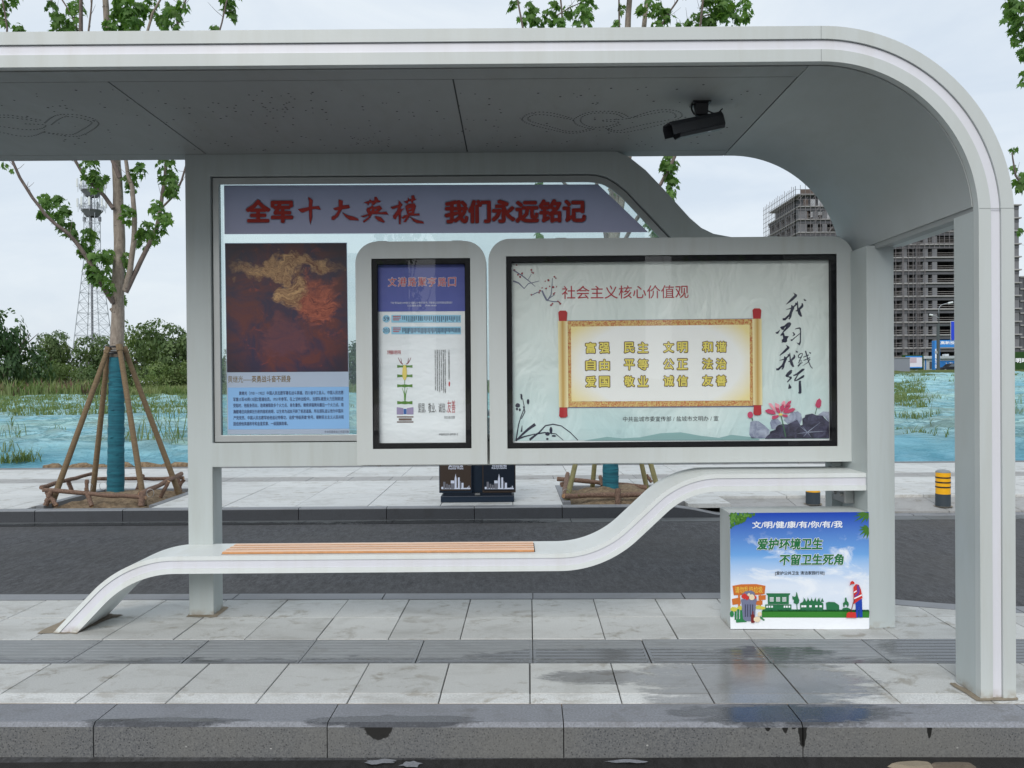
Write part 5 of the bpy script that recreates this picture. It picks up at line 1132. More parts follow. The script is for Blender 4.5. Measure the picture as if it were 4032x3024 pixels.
# bollards
tint('bollard_yellow', (240, 176, 16), 0.45); tint('bollard_dark', (52, 62, 70), 0.6)
YBo = 9.50
def bollard():
    o = empty('bollard')
    r = 0.083
    for nm, z0, z1, rr, mt in (('base', -0.03, 0.148, r, 'bollard_dark'), ('sleeve', 0.148, 0.40, r - .002, 'bollard_yellow')):
        m = MB(); m.tube([(0, 0, z0), (0, 0, z1)], rr, 32); m.build(nm, mt, o, smooth=40)
    m = MB(); m.tube([(0, 0, 0.40), (0, 0, 0.412), (0, 0, 0.425)], [r, r - .003, r - .022], 32); m.build('cap', simple('cap_grey', (0.22, 0.24, 0.25), .5) if 'cap_grey' not in M else 'cap_grey', o, smooth=40)
    for z_ in (0.222, 0.278, 0.334):
        m = MB(); m.tube([(0, 0, z_), (0, 0, z_ + .016)], r + .001, 32); m.build('band', 'black_plastic', o, smooth=40)
    m = MB(); c_ = [(math.cos(t) * (r + random.uniform(.012, .035)), math.sin(t) * (r + random.uniform(.012, .035)), .003) for t in [6.283 * i / 20 for i in range(20)]]; m.poly(c_); m.build('mortar', 'sand', o)
    return o
pB = G(3713, 1986, ramp(5.0, 9.75)); bo = bollard(); bo.location = (pB.x, pB.y, ramp(pB.x, pB.y) + .002); bo.rotation_euler.x = .01
tag(bo, 'yellow bollard with three black bands in the gap between post and leg', 'bollard', 'bollards on the far pavement')
bo2 = copy_tree(bo); pB = G(3201, 1983, ramp(3.6, 9.75)); bo2.location = (pB.x, pB.y, ramp(pB.x, pB.y) + .002)
tag(bo2, 'bollard under the raised end of the bench, mostly hidden by it', 'bollard', 'bollards on the far pavement')
# ================================================================ street trees
def maple_leaf(m, p, s, n_, up_):
    """one lobed, slightly folded leaf; n_ = normal, up_ = direction of the tip"""
    n_ = n_.normalized(); up_ = (up_ - n_ * up_.dot(n_)).normalized(); rt = up_.cross(n_)
    o = [(0, 0), (.10, .10), (.42, .02), (.30, .22), (.55, .34), (.33, .44), (.36, .64), (.15, .60), (0, 1.0), (-.15, .60), (-.36, .64), (-.33, .44), (-.55, .34), (-.30, .22), (-.42, .02), (-.10, .10)]
    V = [p + (rt * a + up_ * b - n_ * (abs(a) * .35 + b * b * .25)) * s for a, b in o]; c_ = p + up_ * (.38 * s)
    m.add([c_] + V, [(0, 1 + i, 1 + (i + 1) % len(o)) for i in range(len(o))])
def sprig_mesh(r, cnt, size, seed):
    random.seed(seed); m = MB()
    for _ in range(cnt):
        a = random.uniform(0, 6.283); h_ = random.uniform(-1, 1); q = math.sqrt(max(0, 1 - h_ * h_)) * random.uniform(.35, 1)
        p = Vector((math.cos(a) * q * r, math.sin(a) * q * r, h_ * r * 1.15)); out = Vector((math.cos(a), math.sin(a), 0))
        tip = (out * random.uniform(.2, .8) + Vector((0, 0, -1)) * random.uniform(.5, 1.2) + Vector((random.uniform(-.5, .5), random.uniform(-.5, .5), 0)))
        maple_leaf(m, p, size * random.uniform(.75, 1.25), out * random.uniform(.5, 1) + Vector((random.uniform(-.5, .5), random.uniform(-.5, .5), random.uniform(.1, .9))), tip)
    m.tube([(0, 0, -r), (0.005, 0, 0), (0, 0.004, r * .9)], [.0035, .003, .0015], 5)
    for _ in range(4): m.tube([(0, 0, random.uniform(-r, r * .5)), (random.uniform(-r, r) * .7, random.uniform(-r, r) * .7, random.uniform(0, r))], .002, 4)
    return m.mesh('leaf_cluster', 'maple_leaf')
SPR = {k: [sprig_mesh(r, c_, s, 100 * i + j) for j in range(3)] for i, (k, r, c_, s) in enumerate((('t', .032, 5, .065), ('s', .062, 11, .088), ('m', .095, 21, .096), ('l', .14, 38, .102)))}
def street_tree(name_label, base, pxlines, clusters, Y, extra=True, real=True, wrap_px=1405, seed=1):
    random.seed(seed)
    t = empty('street_tree', (base[0], base[1], 0), label=name_label, cat='tree', group='maples along the far pavement')
    bz = Vector((base[0], base[1], 0))
    for i, (pts, w0, w1, dy) in enumerate(pxlines):
        m = MB(); n_ = len(pts); pp = []
        for k, (a, b) in enumerate(pts): pp.append(P(a, b, Y + dy * k / max(1, n_ - 1)) - bz)
        if i == 0: pp[0].z = -0.02
        pp2 = []; rr = []
        for k in range(n_ - 1):
            for s_ in range(4):
                f_ = s_ / 4; p_ = pp[k].lerp(pp[k + 1], f_); wv_ = 0.012 if i == 0 else 0.010
                p_ += Vector((noise.noise(p_ * 1.7 + Vector((seed, 0, 0))), noise.noise(p_ * 1.7 + Vector((0, seed, 3))), 0)) * wv_ * 2
                pp2.append(p_); rr.append((w0 + (w1 - w0) * (k + f_) / (n_ - 1)) / 2 * Y / F * (1 + .06 * noise.noise(p_ * 6)))
        pp2.append(pp[-1]); rr.append(w1 / 2 * Y / F)
        m.tube(pp2, rr, 14 if i == 0 else 8, jit=.02)
        if i:
            for q_ in range(len(pp2) // 3):
                p0_ = random.choice(pp2[2:]); dv = Vector((random.uniform(-1, 1), random.uniform(-.6, .6), random.uniform(.1, 1.1))).normalized() * random.uniform(.08, .26)
                m.tube([p0_, p0_ + dv * .5 + Vector((0, 0, -.01)), p0_ + dv], [.0035, .0028, .0014], 4)
        else:
            for q_ in range(14):
                kk = random.randrange(8, len(pp2) - 1); an = random.uniform(0, 6.28); m.tube([pp2[kk] + Vector((math.cos(an), math.sin(an), 0)) * rr[kk] * .7, pp2[kk] + Vector((math.cos(an), math.sin(an), .35)) * rr[kk] * 1.22], [rr[kk] * .42, rr[kk] * .18], 7)
        m.build('trunk' if i == 0 else 'branch', 'bark' if i == 0 or w0 > 22 else 'branch_bark', t, smooth=60)
    for (a, b, r) in clusters:
        k = 't' if r < 17 else 's' if r < 25 else 'm' if r < 36 else 'l'
        base_r = {'t': .032, 's': .062, 'm': .095, 'l': .14}[k]; sc_ = (r * Y / F) / base_r * .98; sc_ = min(1.35, max(.75, sc_))
        p_ = P(a, b, Y + random.uniform(-.25, .25)) - bz
        inst(random.choice(SPR[k]), 'leaf_cluster', p_, (random.uniform(-.25, .25), random.uniform(-.25, .25), random.uniform(0, 6.28)), (sc_,) * 3, t)
    return t
T1L = [([(455, 1945), (457, 1600), (460, 1400), (463, 1300), (466, 1152), (470, 989), (464, 808), (462, 700), (456, 500), (440, 300), (424, 120), (405, -60), (390, -260), (380, -480)], 60, 14, .25),
       ([(446, 1192), (420, 1150), (389, 1098), (344, 1018), (300, 953), (268, 917), (217, 881), (177, 845), (127, 780), (80, 700), (54, 637), (30, 500), (30, 300), (28, 110), (10, 0), (-10, -160)], 20, 5, -.9),
       ([(446, 822), (409, 769), (372, 732), (336, 700), (298, 637), (262, 500), (240, 300), (236, 115), (222, 40), (199, 0), (160, -120)], 17, 6, .5),
       ([(470, 700), (400, 500), (352, 300), (321, 120), (321, 0), (330, -200)], 20, 12, -.4), ([(395, 480), (360, 280), (350, 120), (358, 0), (370, -150)], 10, 5, .3), ([(330, 300), (300, 93), (244, 0), (200, -90)], 7, 5, .2),
       ([(496, 1145), (517, 1062), (528, 953), (528, 845), (517, 736), (500, 690), (490, 600), (520, 400), (560, 200), (600, 50), (630, 0), (680, -120)], 24, 6, -.3),
       ([(498, 1152), (542, 1062), (579, 982), (615, 902), (633, 808), (640, 754), (651, 700), (653, 640), (664, 400), (687, 124), (712, 50), (732, 0), (760, -140)], 21, 6, .3),
       ([(642, 814), (687, 772), (705, 740), (718, 711), (740, 640), (790, 420), (850, 180), (875, 90), (893, 0), (905, -120)], 9, 5, -.5)]
T1C = [(170, 783, 25), (235, 808, 38), (253, 860, 40), (280, 905, 25), (174, 830, 25), (340, 935, 40), (358, 915, 22), (325, 985, 20), (383, 1040, 50), (427, 1000, 30), (409, 1083, 35), (427, 1127, 25), (362, 1062, 28), (488, 1015, 28), (488, 1050, 32), (485, 1109, 25), (474, 1174, 20), (506, 823, 25), (503, 852, 20), (575, 902, 32), (560, 946, 26), (615, 815, 28), (647, 852, 28), (636, 895, 20), (615, 931, 15), (680, 747, 26), (669, 715, 22), (521, 725, 26), (380, 718, 30), (353, 655, 38), (375, 705, 30), (547, 669, 30), (515, 705, 25), (655, 655, 40), (678, 705, 25), (420, 698, 12), (14, 646, 12), (45, 673, 8), (23, 27, 25), (18, 68, 22), (77, 118, 25), (208, 27, 25), (235, 81, 35), (298, 27, 35), (298, 108, 35), (475, 45, 50), (520, 81, 45), (497, 14, 50), (434, 99, 25), (540, 50, 40), (669, 45, 35), (692, 68, 30), (723, 18, 22), (646, 108, 18), (904, 23, 25), (913, 63, 22), (845, 113, 20), (590, 20, 36), (640, 80, 26), (270, 115, 30)]
random.seed(11)
up_c = [(random.uniform(0, 900), random.uniform(-620, -40), random.uniform(28, 48)) for _ in range(44)] + [(random.uniform(60, 720), random.uniform(150, 560), random.uniform(22, 40)) for _ in range(26)]
tr1 = street_tree('slim maple left of the shelter with its trunk wrapped in teal cloth', (P(455, 1945, 10.3).x, 10.3), T1L, T1C + up_c, 10.3, seed=2)
T2L = [([(2404, 1950), (2404, 1600), (2405, 1400), (2408, 1200), (2412, 1000), (2418, 800), (2424, 600), (2445, 400), (2462, 250), (2471, 115), (2475, 0), (2478, -160), (2480, -420)], 58, 14, .2),
       ([(2416, 1000), (2440, 850), (2480, 600), (2512, 380), (2532, 115), (2545, 0), (2560, -180)], 30, 14, .3), ([(2413, 1040), (2500, 880), (2601, 723), (2655, 619), (2720, 400), (2755, 110), (2770, 0), (2800, -150)], 17, 6, -.4),
       ([(2408, 1080), (2380, 900), (2350, 720), (2300, 500), (2255, 250), (2218, 110), (2212, 60), (2200, -80)], 17, 6, .4), ([(2405, 900), (2200, 700), (2100, 400), (2060, 110), (2040, 0), (2020, -90)], 12, 5, -.4), ([(2420, 800), (2350, 500), (2310, 220), (2301, 110), (2300, 60)], 10, 5, .2),
       ([(2520, 330), (2620, 180), (2700, 105), (2745, 70), (2850, 40), (2900, 40)], 9, 4, .3), ([(2440, 420), (2438, 150), (2437, 0), (2434, -100)], 8, 6, -.2), ([(2560, 200), (2600, 110), (2630, 60), (2668, 5), (2700, -60)], 9, 6, -.2), ([(2190, 60), (2240, 30), (2290, 10)], 6, 3, .1)]
T2C = [(2027, 14, 22), (2086, 45, 35), (2054, 81, 20), (2118, 95, 30), (2172, 41, 40), (2203, 81, 25), (2235, 41, 22), (2307, 27, 40), (2294, 72, 42), (2448, 27, 15), (2425, 95, 18), (2542, 23, 30), (2592, 27, 25), (2601, 77, 42), (2628, 54, 22), (2678, 99, 20), (2723, 77, 25), (2787, 45, 50), (2791, 90, 30), (2845, 27, 35), (2886, 59, 32), (2931, 32, 38), (2860, 10, 34), (2628, 633, 30), (2655, 642, 18), (2628, 664, 25), (2637, 692, 22), (2642, 732, 25), (2640, 765, 20), (2127, 714, 18), (2590, 880, 50), (2560, 850, 34), (2420, 745, 18), (2120, 930, 18), (2400, 925, 20)]
up_c = [(random.uniform(2000, 2950), random.uniform(-620, -40), random.uniform(28, 48)) for _ in range(44)] + [(random.uniform(2080, 2620), random.uniform(150, 560), random.uniform(22, 40)) for _ in range(22)]
tr2 = street_tree('maple behind the display cases whose leaves rise above the roof', (P(2404, 1950, 10.3).x, 10.3), T2L, T2C + up_c, 10.3, seed=5)
T3L = [([(4365, 1950), (4366, 1400), (4370, 900), (4372, 500), (4376, 100), (4380, -300)], 58, 14, .2), ([(4366, 1100), (4200, 850), (4080, 760), (4030, 735), (4000, 690), (3985, 600)], 16, 5, -.3), ([(4372, 700), (4200, 420), (4100, 250), (4040, 60), (4010, -60)], 16, 6, .3), ([(4370, 800), (4500, 500), (4620, 200), (4700, -100)], 18, 6, .3), ([(4366, 1200), (4150, 1010), (4060, 930), (4014, 902)], 10, 4, .2)]
T3C = [(3975, 14, 33), (3989, 61, 33), (4003, 107, 30), (4017, 154, 28), (4024, 200, 24), (4012, 30, 34), (3990, 590, 15), (3998, 660, 15), (4026, 700, 22), (4022, 720, 24), (4018, 907, 10), (4030, 100, 36), (4050, 300, 30)]
up_c = [(random.uniform(4060, 4850), random.uniform(-500, 800), random.uniform(24, 46)) for _ in range(60)]
tr3 = street_tree('maple at the right edge of the photo, only a few leaves in view', (P(4365, 1950, 10.3).x, 10.3), T3L, T3C + up_c, 10.3, seed=8)
# teal wrapping around the lower trunks
for t, a, b in ((tr1, 455, 460), (tr2, 2404, 2405)):
    bz = t.location; m = MB(); pts = []; rr = []
    zt_ = P(a, 1407, 10.3).z if t is tr1 else 1.75
    for k in range(40):
        f_ = k / 39; z_ = 0.0 + zt_ * f_; px_ = a + (b - a) * f_
        p_ = P(px_, 1945 - (1945 - 1400) * f_, 10.3) - bz; p_.z = z_; pts.append(p_); rr.append((58 - 9 * f_) / 2 * 10.3 / F + .010 + .0035 * math.sin(k * 2.1) + random.uniform(-.002, .002))
    m.tube(pts, rr, 24, jit=.012); m.build('cloth_wrap', 'teal_wrap', t, smooth=60)
    for _ in range(9):
        z_ = random.uniform(.15, zt_ - .1); a_ = random.uniform(-2.6, -.5); r_ = 50 / 2 * 10.3 / F + .014
        m = MB(); m.tube([(r_ * math.cos(a_), r_ * math.sin(a_), z_), ((r_ + .012) * math.cos(a_ + .35), (r_ + .012) * math.sin(a_ + .35), z_ + .012), ((r_ + .004) * math.cos(a_ + .7), (r_ + .004) * math.sin(a_ + .7), z_ + .02)], [.003, .007, .003], 5); m.build('cloth_fold', 'teal_wrap', t)
# prop poles with collar
def props(label, cx_, ycol, poles, mt, zc_, r=.034):
    o = empty('tree_props', (cx_, 10.3, 0), label=label, cat='tree props', group='poles propping the street trees')
    for (bx_, by_), (tx_, ty_, tz_) in poles:
        m = MB(); a = Vector((bx_ - cx_, by_ - 10.3, -.03)); b = Vector((tx_ - cx_, ty_ - 10.3, tz_)); m.tube([a, a.lerp(b, .5), b], [r * 1.08, r, r * .92], 12); m.build('pole', mt, o, smooth=40)
        d = (b - a).normalized(); m = MB(); m.tube([b - d * .02, b + d * .06], r * 1.25, 8); m.build('bracket', 'pole_wood', o)
    for dz in (-.035, .045):
        m = MB(); ring_ = [(math.cos(6.283 * k / 20) * .112, math.sin(6.283 * k / 20) * .112, zc_ + dz) for k in range(21)]; m.tube(ring_, .013, 6); m.build('collar', 'black_plastic', o, smooth=60)
    m = MB(); m.tube([(.02, -.125, zc_ - .01), (.1, -.125, zc_ - .005)], .007, 6); m.build('bolt', 'steel', o)
    return o
zc_ = P(460, 1380, 10.3).z; X = lambda px, y: P(px, 1700, y).x
props('four brown poles propping the maple left of the shelter', tr1.location.x, 0, [((X(198, 9.75), 9.75), (X(428, 10.22), 10.2, zc_ - .02)), ((X(362, 10.75), 10.75), (X(428, 10.36), 10.36, zc_ - .04)), ((X(565, 9.75), 9.75), (X(478, 10.2), 10.18, zc_ + .01)), ((X(705, 10.6), 10.6), (X(500, 10.36), 10.34, zc_ - .01))], 'pole_wood', zc_)
props('yellowish poles propping the maple behind the display cases', tr2.location.x, 0, [((X(2228, 9.72), 9.72), (X(2375, 10.2), 10.2, zc_)), ((X(2547, 10.75), 10.75), (X(2430, 10.36), 10.36, zc_)), ((X(2600, 9.9), 9.9), (X(2435, 10.2), 10.2, zc_)), ((X(2330, 10.8), 10.8), (X(2385, 10.4), 10.4, zc_))], 'pole_bamboo', zc_, .030)
# low log fences around the pits
def logs(label, cx_, items):
    o = empty('log_fence', (cx_, 10.26, 0), label=label, cat='log fence', group='log fences around the tree pits')
    for i, (p0_, y0_, p1_, y1_, r) in enumerate(items):
        a, b = P(*p0_, y0_) - o.location, P(*p1_, y1_) - o.location; m = MB(); n_ = 9
        pts = [a.lerp(b, k / n_) + Vector((0, noise.noise(a * 3 + Vector((k * .7, i, 0))) * .012, noise.noise(a * 3 + Vector((k * .6, i, 5))) * .014)) for k in range(n_ + 1)]
        m.tube(pts, [r * (1 + random.uniform(-.12, .12)) for _ in pts], 9, jit=.09); m.build('log', 'log_bark', o, smooth=50)
        for e_, f__ in ((a, b), (b, a)):
            d = (e_ - f__).normalized(); m = MB(); m.tube([e_, e_ + d * .004], r * .86, 10); m.build('log_end', 'cut_wood', o)
    # wire ties
    for (px_, py_, y_) in ([(411, 1912, 9.75), (596, 1940, 9.75), (355, 1915, 10.7)] if cx_ < 0 else [(2228, 1940, 9.75), (2436, 1955, 9.7)]):
        c_ = P(px_, py_, y_) - o.location; m = MB(); m.tube([c_ + Vector((math.cos(t_) * .045, -.03, math.sin(t_) * .05)) for t_ in [6.283 * k / 12 for k in range(13)]], .003, 4); m.build('wire', 'steel', o)
    return o
random.seed(21)
def gz(px, py): g_ = G(px, py, 0.0); return ((px, py), g_.y)
logs('brown log fence around the pit of the maple left of the shelter', -4.9,
     [((171, 1931), 9.66, (574, 1960), 9.62, .026), ((164, 1918), 9.72, (359, 1865), 10.82, .026), ((371, 1886), 10.85, (723, 1883), 10.85, .024), ((552, 1946), 9.66, (714, 1867), 10.8, .030),
      ((180, 1990), 9.62, (200, 1938), 9.66, .032), ((222, 1990), 9.60, (184, 1938), 9.68, .026), ((282, 1932), 10.3, (266, 1885), 10.3, .026), ((340, 1930), 9.72, (343, 1890), 9.75, .022), ((361, 1992), 9.58, (340, 1930), 9.66, .026), ((556, 1992), 9.58, (562, 1938), 9.64, .036), ((632, 1958), 10.2, (664, 1896), 10.2, .024), ((692, 1935), 10.75, (724, 1888), 10.8, .024), ((712, 1937), 10.75, (700, 1880), 10.82, .022), ((540, 1930), 10.6, (562, 1872), 10.8, .028)])
logs('brown log fence around the pit behind the display cases', 1.30,
     [((2194, 1886), 10.7, (2545, 1919), 10.6, .030), ((2235, 1866), 10.6, (2221, 1953), 9.70, .032), ((2224, 1952), 9.68, (2620, 1946), 9.68, .030), ((2433, 1986), 9.60, (2433, 1926), 9.66, .032), ((2372, 1912), 10.4, (2363, 1876), 10.5, .026), ((2438, 1932), 10.2, (2560, 1938), 10.2, .022), ((2545, 1870), 10.75, (2565, 1898), 10.75, .022), ((2215, 1915), 10.2, (2212, 1900), 10.2, .026), ((2600, 1900), 9.8, (2560, 1960), 9.9, .026)])
# small weeds in the second pit
m = MB()
for _ in range(26):
    p_ = Vector((X(2260, 9.75) + random.uniform(-.06, .1), 9.72 + random.uniform(-.05, .1), 0.02)); a_ = random.uniform(0, 6.28); d = Vector((math.cos(a_), math.sin(a_), .9)) * random.uniform(.04, .08); s_ = d.cross(Vector((0, 0, 1))).normalized() * .012
    m.add([p_, p_ + d * .5 + s_, p_ + d, p_ + d * .5 - s_], [(0, 1, 2, 3)])
m.build('pit_weeds', 'weed_leaf', kind='stuff')
# ================================================================ plot vegetation
random.seed(31)
def blade(m, p, h_, w_, lean, ang):
    d = Vector((math.cos(ang), math.sin(ang), 0)); s_ = Vector((-d.y, d.x, 0)) * w_
    p1 = p + d * lean * .35 * h_ + Vector((0, 0, h_ * .6)); p2 = p + d * lean * h_ + Vector((0, 0, h_ * (1 - .25 * lean)))
    m.add([p - s_, p + s_, p1 + s_ * .8, p1 - s_ * .8, p2], [(0, 1, 2, 3), (3, 2, 4)])
wm = MB()
def tuft(x, y, h_, n_, w_=.008):
    z = terrain(x, y) - .02
    for _ in range(n_): blade(wm, Vector((x + random.gauss(0, h_ * .45), y + random.gauss(0, h_ * .3), z)), h_ * random.uniform(.5, 1.1), w_ * random.uniform(.7, 1.3), random.uniform(.3, 1.3), random.uniform(0, 6.28))
def stalk(x, y, h_):
    z = terrain(x, y); b = Vector((x, y, z)); wm.tube([b, b + Vector((random.uniform(-.05, .05), 0, h_ * .5)), b + Vector((random.uniform(-.1, .1), 0, h_))], [.005, .004, .002], 4)
    for k in range(random.randint(5, 9)):
        q = b + Vector((0, 0, h_ * random.uniform(.25, 1))); blade(wm, q, h_ * .3, .010, random.uniform(.5, 1.0), random.uniform(0, 6.28))
def vis(px, y): return P(px, 1500, y).x
# near clumps where the photograph shows them (px, distance, height, blades)
for px, y, h_, n_ in ((45, 17.5, .42, 16), (220, 19, .30, 10), (140, 28, .3, 10), (20, 14.5, .35, 14), (95, 14.15, .28, 70), (30, 14.1, .25, 50), (500, 15.5, .65, 26), (600, 15.8, .55, 22), (690, 15.4, .7, 26), (665, 17.0, .9, 12), (620, 24, .5, 14), (405, 15.6, .2, 8), (1080, 15.0, .3, 16), (1000, 15.2, .3, 10), (3640, 15.0, .38, 42), (3620, 15.1, .3, 26), (3560, 22, .35, 40), (3600, 21.5, .3, 40), (3640, 21.8, .4, 30), (3690, 24, .3, 14), (3680, 34, .5, 40), (3530, 35, .5, 40), (4010, 24, .5, 16), (4020, 30, .6, 20), (3540, 17, .16, 40)): tuft(vis(px, y), y, h_, n_)
for px, y, h_ in ((666, 16.8, 1.0), (685, 15.6, .7), (600, 16, .6), (45, 18, .6), (3660, 22, .6), (3665, 17.2, .35), (625, 22, .8)): stalk(vis(px, y), y, h_)
# scattered, denser with distance
for _ in range(900):
    y = 15 + 60 * random.random() ** .7; x = random.uniform(-.72, .72) * (y + 4)
    if noise.noise(Vector((x * .13, y * .1, 4))) + (y - 40) / 70 < random.uniform(.08, .28): continue
    tuft(x, y, random.uniform(.12, .42) * (.7 + y / 90), random.randint(7, 16), .009 * (1 + y / 30))
for _ in range(900):      # grassy strips on the left part of the plot and bushy patch right
    y = random.uniform(28, 56); px = random.uniform(-60, 760) if random.random() < .7 else random.uniform(3500, 3640); tuft(vis(px, y), y, random.uniform(.12, .45), 10, .018)
wm.build('plot_weeds', 'weed_leaf', kind='stuff')
rm = MB(); bm_ = MB(); wm_keep = wm
for _ in range(3600):     # reeds and tall grass at the end of the plot
    y = random.uniform(58, 76); px = random.uniform(-200, 1500); x = vis(px, y); z = terrain(x, y); h_ = random.uniform(.5, 1.5) * (1.0 if px < 480 else .55)
    tgt = bm_ if (random.random() < .22 and px < 480) else rm
    for _k in range(4): blade(tgt, Vector((x + random.gauss(0, .25), y, z)), h_ * random.uniform(.5, 1.1), .05, random.uniform(.1, .6), random.uniform(0, 6.28))
rm.build('reed_bed', 'reed_leaf', kind='stuff'); bm_.build('brown_weeds', 'brown_weed', kind='stuff')
# ---------------------------------------------------------------- treeline
def crown_mesh(seed, mat, n_=5200, leaf=.16, lobes=9, hole=.0):
    random.seed(seed); m = MB(); L_ = []
    for k in range(lobes):
        a = random.uniform(0, 6.283); r = random.uniform(.1, .62); L_.append((Vector((math.cos(a) * r, math.sin(a) * r, random.uniform(.22, .82))), random.uniform(.22, .40)))
    L_.append((Vector((0, 0, .45)), .5))
    for _ in range(n_):
        c_, r = random.choice(L_); d = Vector((random.gauss(0, 1), random.gauss(0, 1), random.gauss(0, 1))).normalized(); rr = r * random.uniform(.62, 1.06) ** .5
        p = c_ + Vector((d.x, d.y, d.z * .8)) * rr
        if p.z < .03: continue
        if noise.noise(p * 4.2 + Vector((seed, 0, 0))) < -.16: continue
        nn_ = (d + Vector((random.uniform(-.7, .7), random.uniform(-.7, .7), random.uniform(-.2, .9)))).normalized(); t_ = nn_.orthogonal().normalized(); b_ = nn_.cross(t_); s_ = leaf * random.uniform(.14, .30); an = random.uniform(0, 6.28)
        u1 = (t_ * math.cos(an) + b_ * math.sin(an)) * s_; u2 = (b_ * math.cos(an) - t_ * math.sin(an)) * s_ * .6
        m.add([p - u1, p - u2 * .9, p + u1, p + u2], [(0, 1, 2, 3)])
    return m.mesh('crown', mat)
def trunk_mesh(seed):
    random.seed(seed); m = MB(); m.tube([(0, 0, -.05), (.01, 0, .2), (0, .02, .5), (0, 0, .75)], [.035, .028, .018, .008], 7)
    for _ in range(6): a = random.uniform(0, 6.28); z_ = random.uniform(.12, .45); m.tube([(0, 0, z_), (math.cos(a) * .22, math.sin(a) * .22, z_ + .2), (math.cos(a) * .4, math.sin(a) * .4, z_ + .35)], [.014, .009, .003], 5)
    return m.mesh('trunk', 'branch_bark')
TM = [trunk_mesh(60 + i) for i in range(3)]
CM = {'dark': [crown_mesh(41 + i, 'dark_foliage') for i in range(2)], 'mid': [crown_mesh(51 + i, 'mid_foliage') for i in range(3)], 'light': [crown_mesh(71 + i, 'light_foliage', 3000, .15) for i in range(2)]}
def far_tree(px, y, toppx, wpx, kind, label, group='trees at the end of the netted plot'):
    x = vis(px, y); z = terrain(x, y) - .3; ht = P(px, toppx, y).z - z; w_ = wpx * y / F / 1.5
    o = empty('tree', (x, y, z), random.uniform(0, 6.28), label=label, cat='tree', group=group)
    inst(random.choice(TM), 'trunk', (0, 0, 0), (0, 0, 0), (ht * .8, ht * .8, ht), o); inst(random.choice(CM[kind]), 'crown', (0, 0, 0), (0, 0, random.uniform(0, 6)), (w_, w_, ht * 1.0), o)
random.seed(77)
G1 = 'dark green round tree in the low treeline behind the netting'
far_tree(20, 66, 1195, 300, 'dark', 'tall dark tree at the left edge, highest of the treeline')
far_tree(-190, 68, 1230, 330, 'dark', 'dark tree just beyond the left edge of the photo')
far_tree(165, 78, 1320, 190, 'mid', 'low leafy tree between the tall dark tree and the mast')
far_tree(250, 80, 1318, 200, 'light', 'pale green tree in front of the foot of the mast')
far_tree(345, 79, 1332, 200, 'mid', 'leafy tree just left of the wrapped trunk in the treeline')
far_tree(430, 82, 1345, 200, 'dark', 'dark tree behind the wrapped trunk in the treeline')
far_tree(540, 80, 1270, 260, 'light', 'wide pale tree right of the wrapped trunk')
far_tree(660, 79, 1288, 260, 'mid', 'feathery tree beside the left post of the shelter')
far_tree(780, 78, 1300, 280, 'mid', 'tree seen through the left edge of the glass wall')
far_tree(960, 80, 1310, 300, 'mid', 'tree behind the left half of the printed glass wall')
far_tree(1370, 80, 1325, 280, 'dark', 'dark tree glimpsed in the gap between the poster and the timetable case')
for px, y, ty, wp, wh in ((200, 72, 1400, 210, 'right of the tall dark tree'), (330, 73, 1412, 190, 'just left of the wrapped trunk'), (110, 70, 1405, 190, 'under the tall dark tree'), (470, 74, 1408, 200, 'behind the wrapped trunk'), (600, 74, 1400, 220, 'between the trunk and the shelter post'), (720, 74, 1405, 200, 'beside the left post of the shelter'), (860, 74, 1400, 220, 'seen through the left rim of the glass wall')):
    x = vis(px, y); z = terrain(x, y) - .2; ht = P(px, ty, y).z - z; w_ = wp * y / F / 1.6
    o = empty('bush', (x, y, z), random.uniform(0, 6), label='low bush ' + wh, cat='bush', group='bushes below the treeline'); inst(random.choice(CM['mid' if px % 20 else 'light']), 'crown', (0, 0, -.1 * ht), (0, 0, 0), (w_, w_, ht), o)
# ---------------------------------------------------------------- lattice mast
YM = 200.0; mx_ = P(368, 1400, YM).x
simple('galv', (0.34, 0.37, 0.41), 0.5, 0.3); simple('mast_dark', (0.15, 0.16, 0.19), 0.6); simple('antenna_white', (0.62, 0.66, 0.68), 0.5)
mast = empty('telecom_mast', (mx_, YM, 0), label='tall grey lattice telecom mast with two antenna platforms behind the left tree', cat='mast')
ztop = P(360, 700, YM).z
def hwid(z): zz = z / ztop; return 4.1 * (1 - zz / .62) + 1.35 * (zz / .62) if zz < .62 else 1.35 - .15 * (zz - .62)
legs = lambda z: [Vector((sx * hwid(z), sy * hwid(z), z)) for sx, sy in ((-1, -1), (1, -1), (1, 1), (-1, 1))]
lv = [0, 7, 13, 18.5, 23.5, 28, 32] + [32 + 2.2 * k for k in range(1, 10)]; lv = [z for z in lv if z < ztop - 1] + [ztop - .5]
for c_ in range(4): m = MB(); m.tube([legs(z)[c_] for z in lv], .095, 5); m.build('mast_leg', 'galv', mast)
m = MB()
for a, b in zip(lv, lv[1:]):
    A_, B_ = legs(a), legs(b); M_ = legs((a + b) / 2)
    for c_ in range(4):
        d = (c_ + 1) % 4
        if b - a > 3: m.tube([A_[c_], M_[d]], .04, 4); m.tube([A_[d], M_[c_]], .04, 4); m.tube([M_[c_], B_[d]], .04, 4); m.tube([M_[d], B_[c_]], .04, 4); m.tube([M_[c_], M_[d]], .04, 4)
        else: m.tube([A_[c_], B_[d]], .035, 4); m.tube([A_[d], B_[c_]], .035, 4)
        m.tube([B_[c_], B_[d]], .06, 4)
m.build('bracing', 'galv', mast, kind='stuff')
m = MB(); m.box(-.40, -.02, -.2, .2, 0, ztop - 1); m.build('cable_ladder', 'mast_dark', mast)
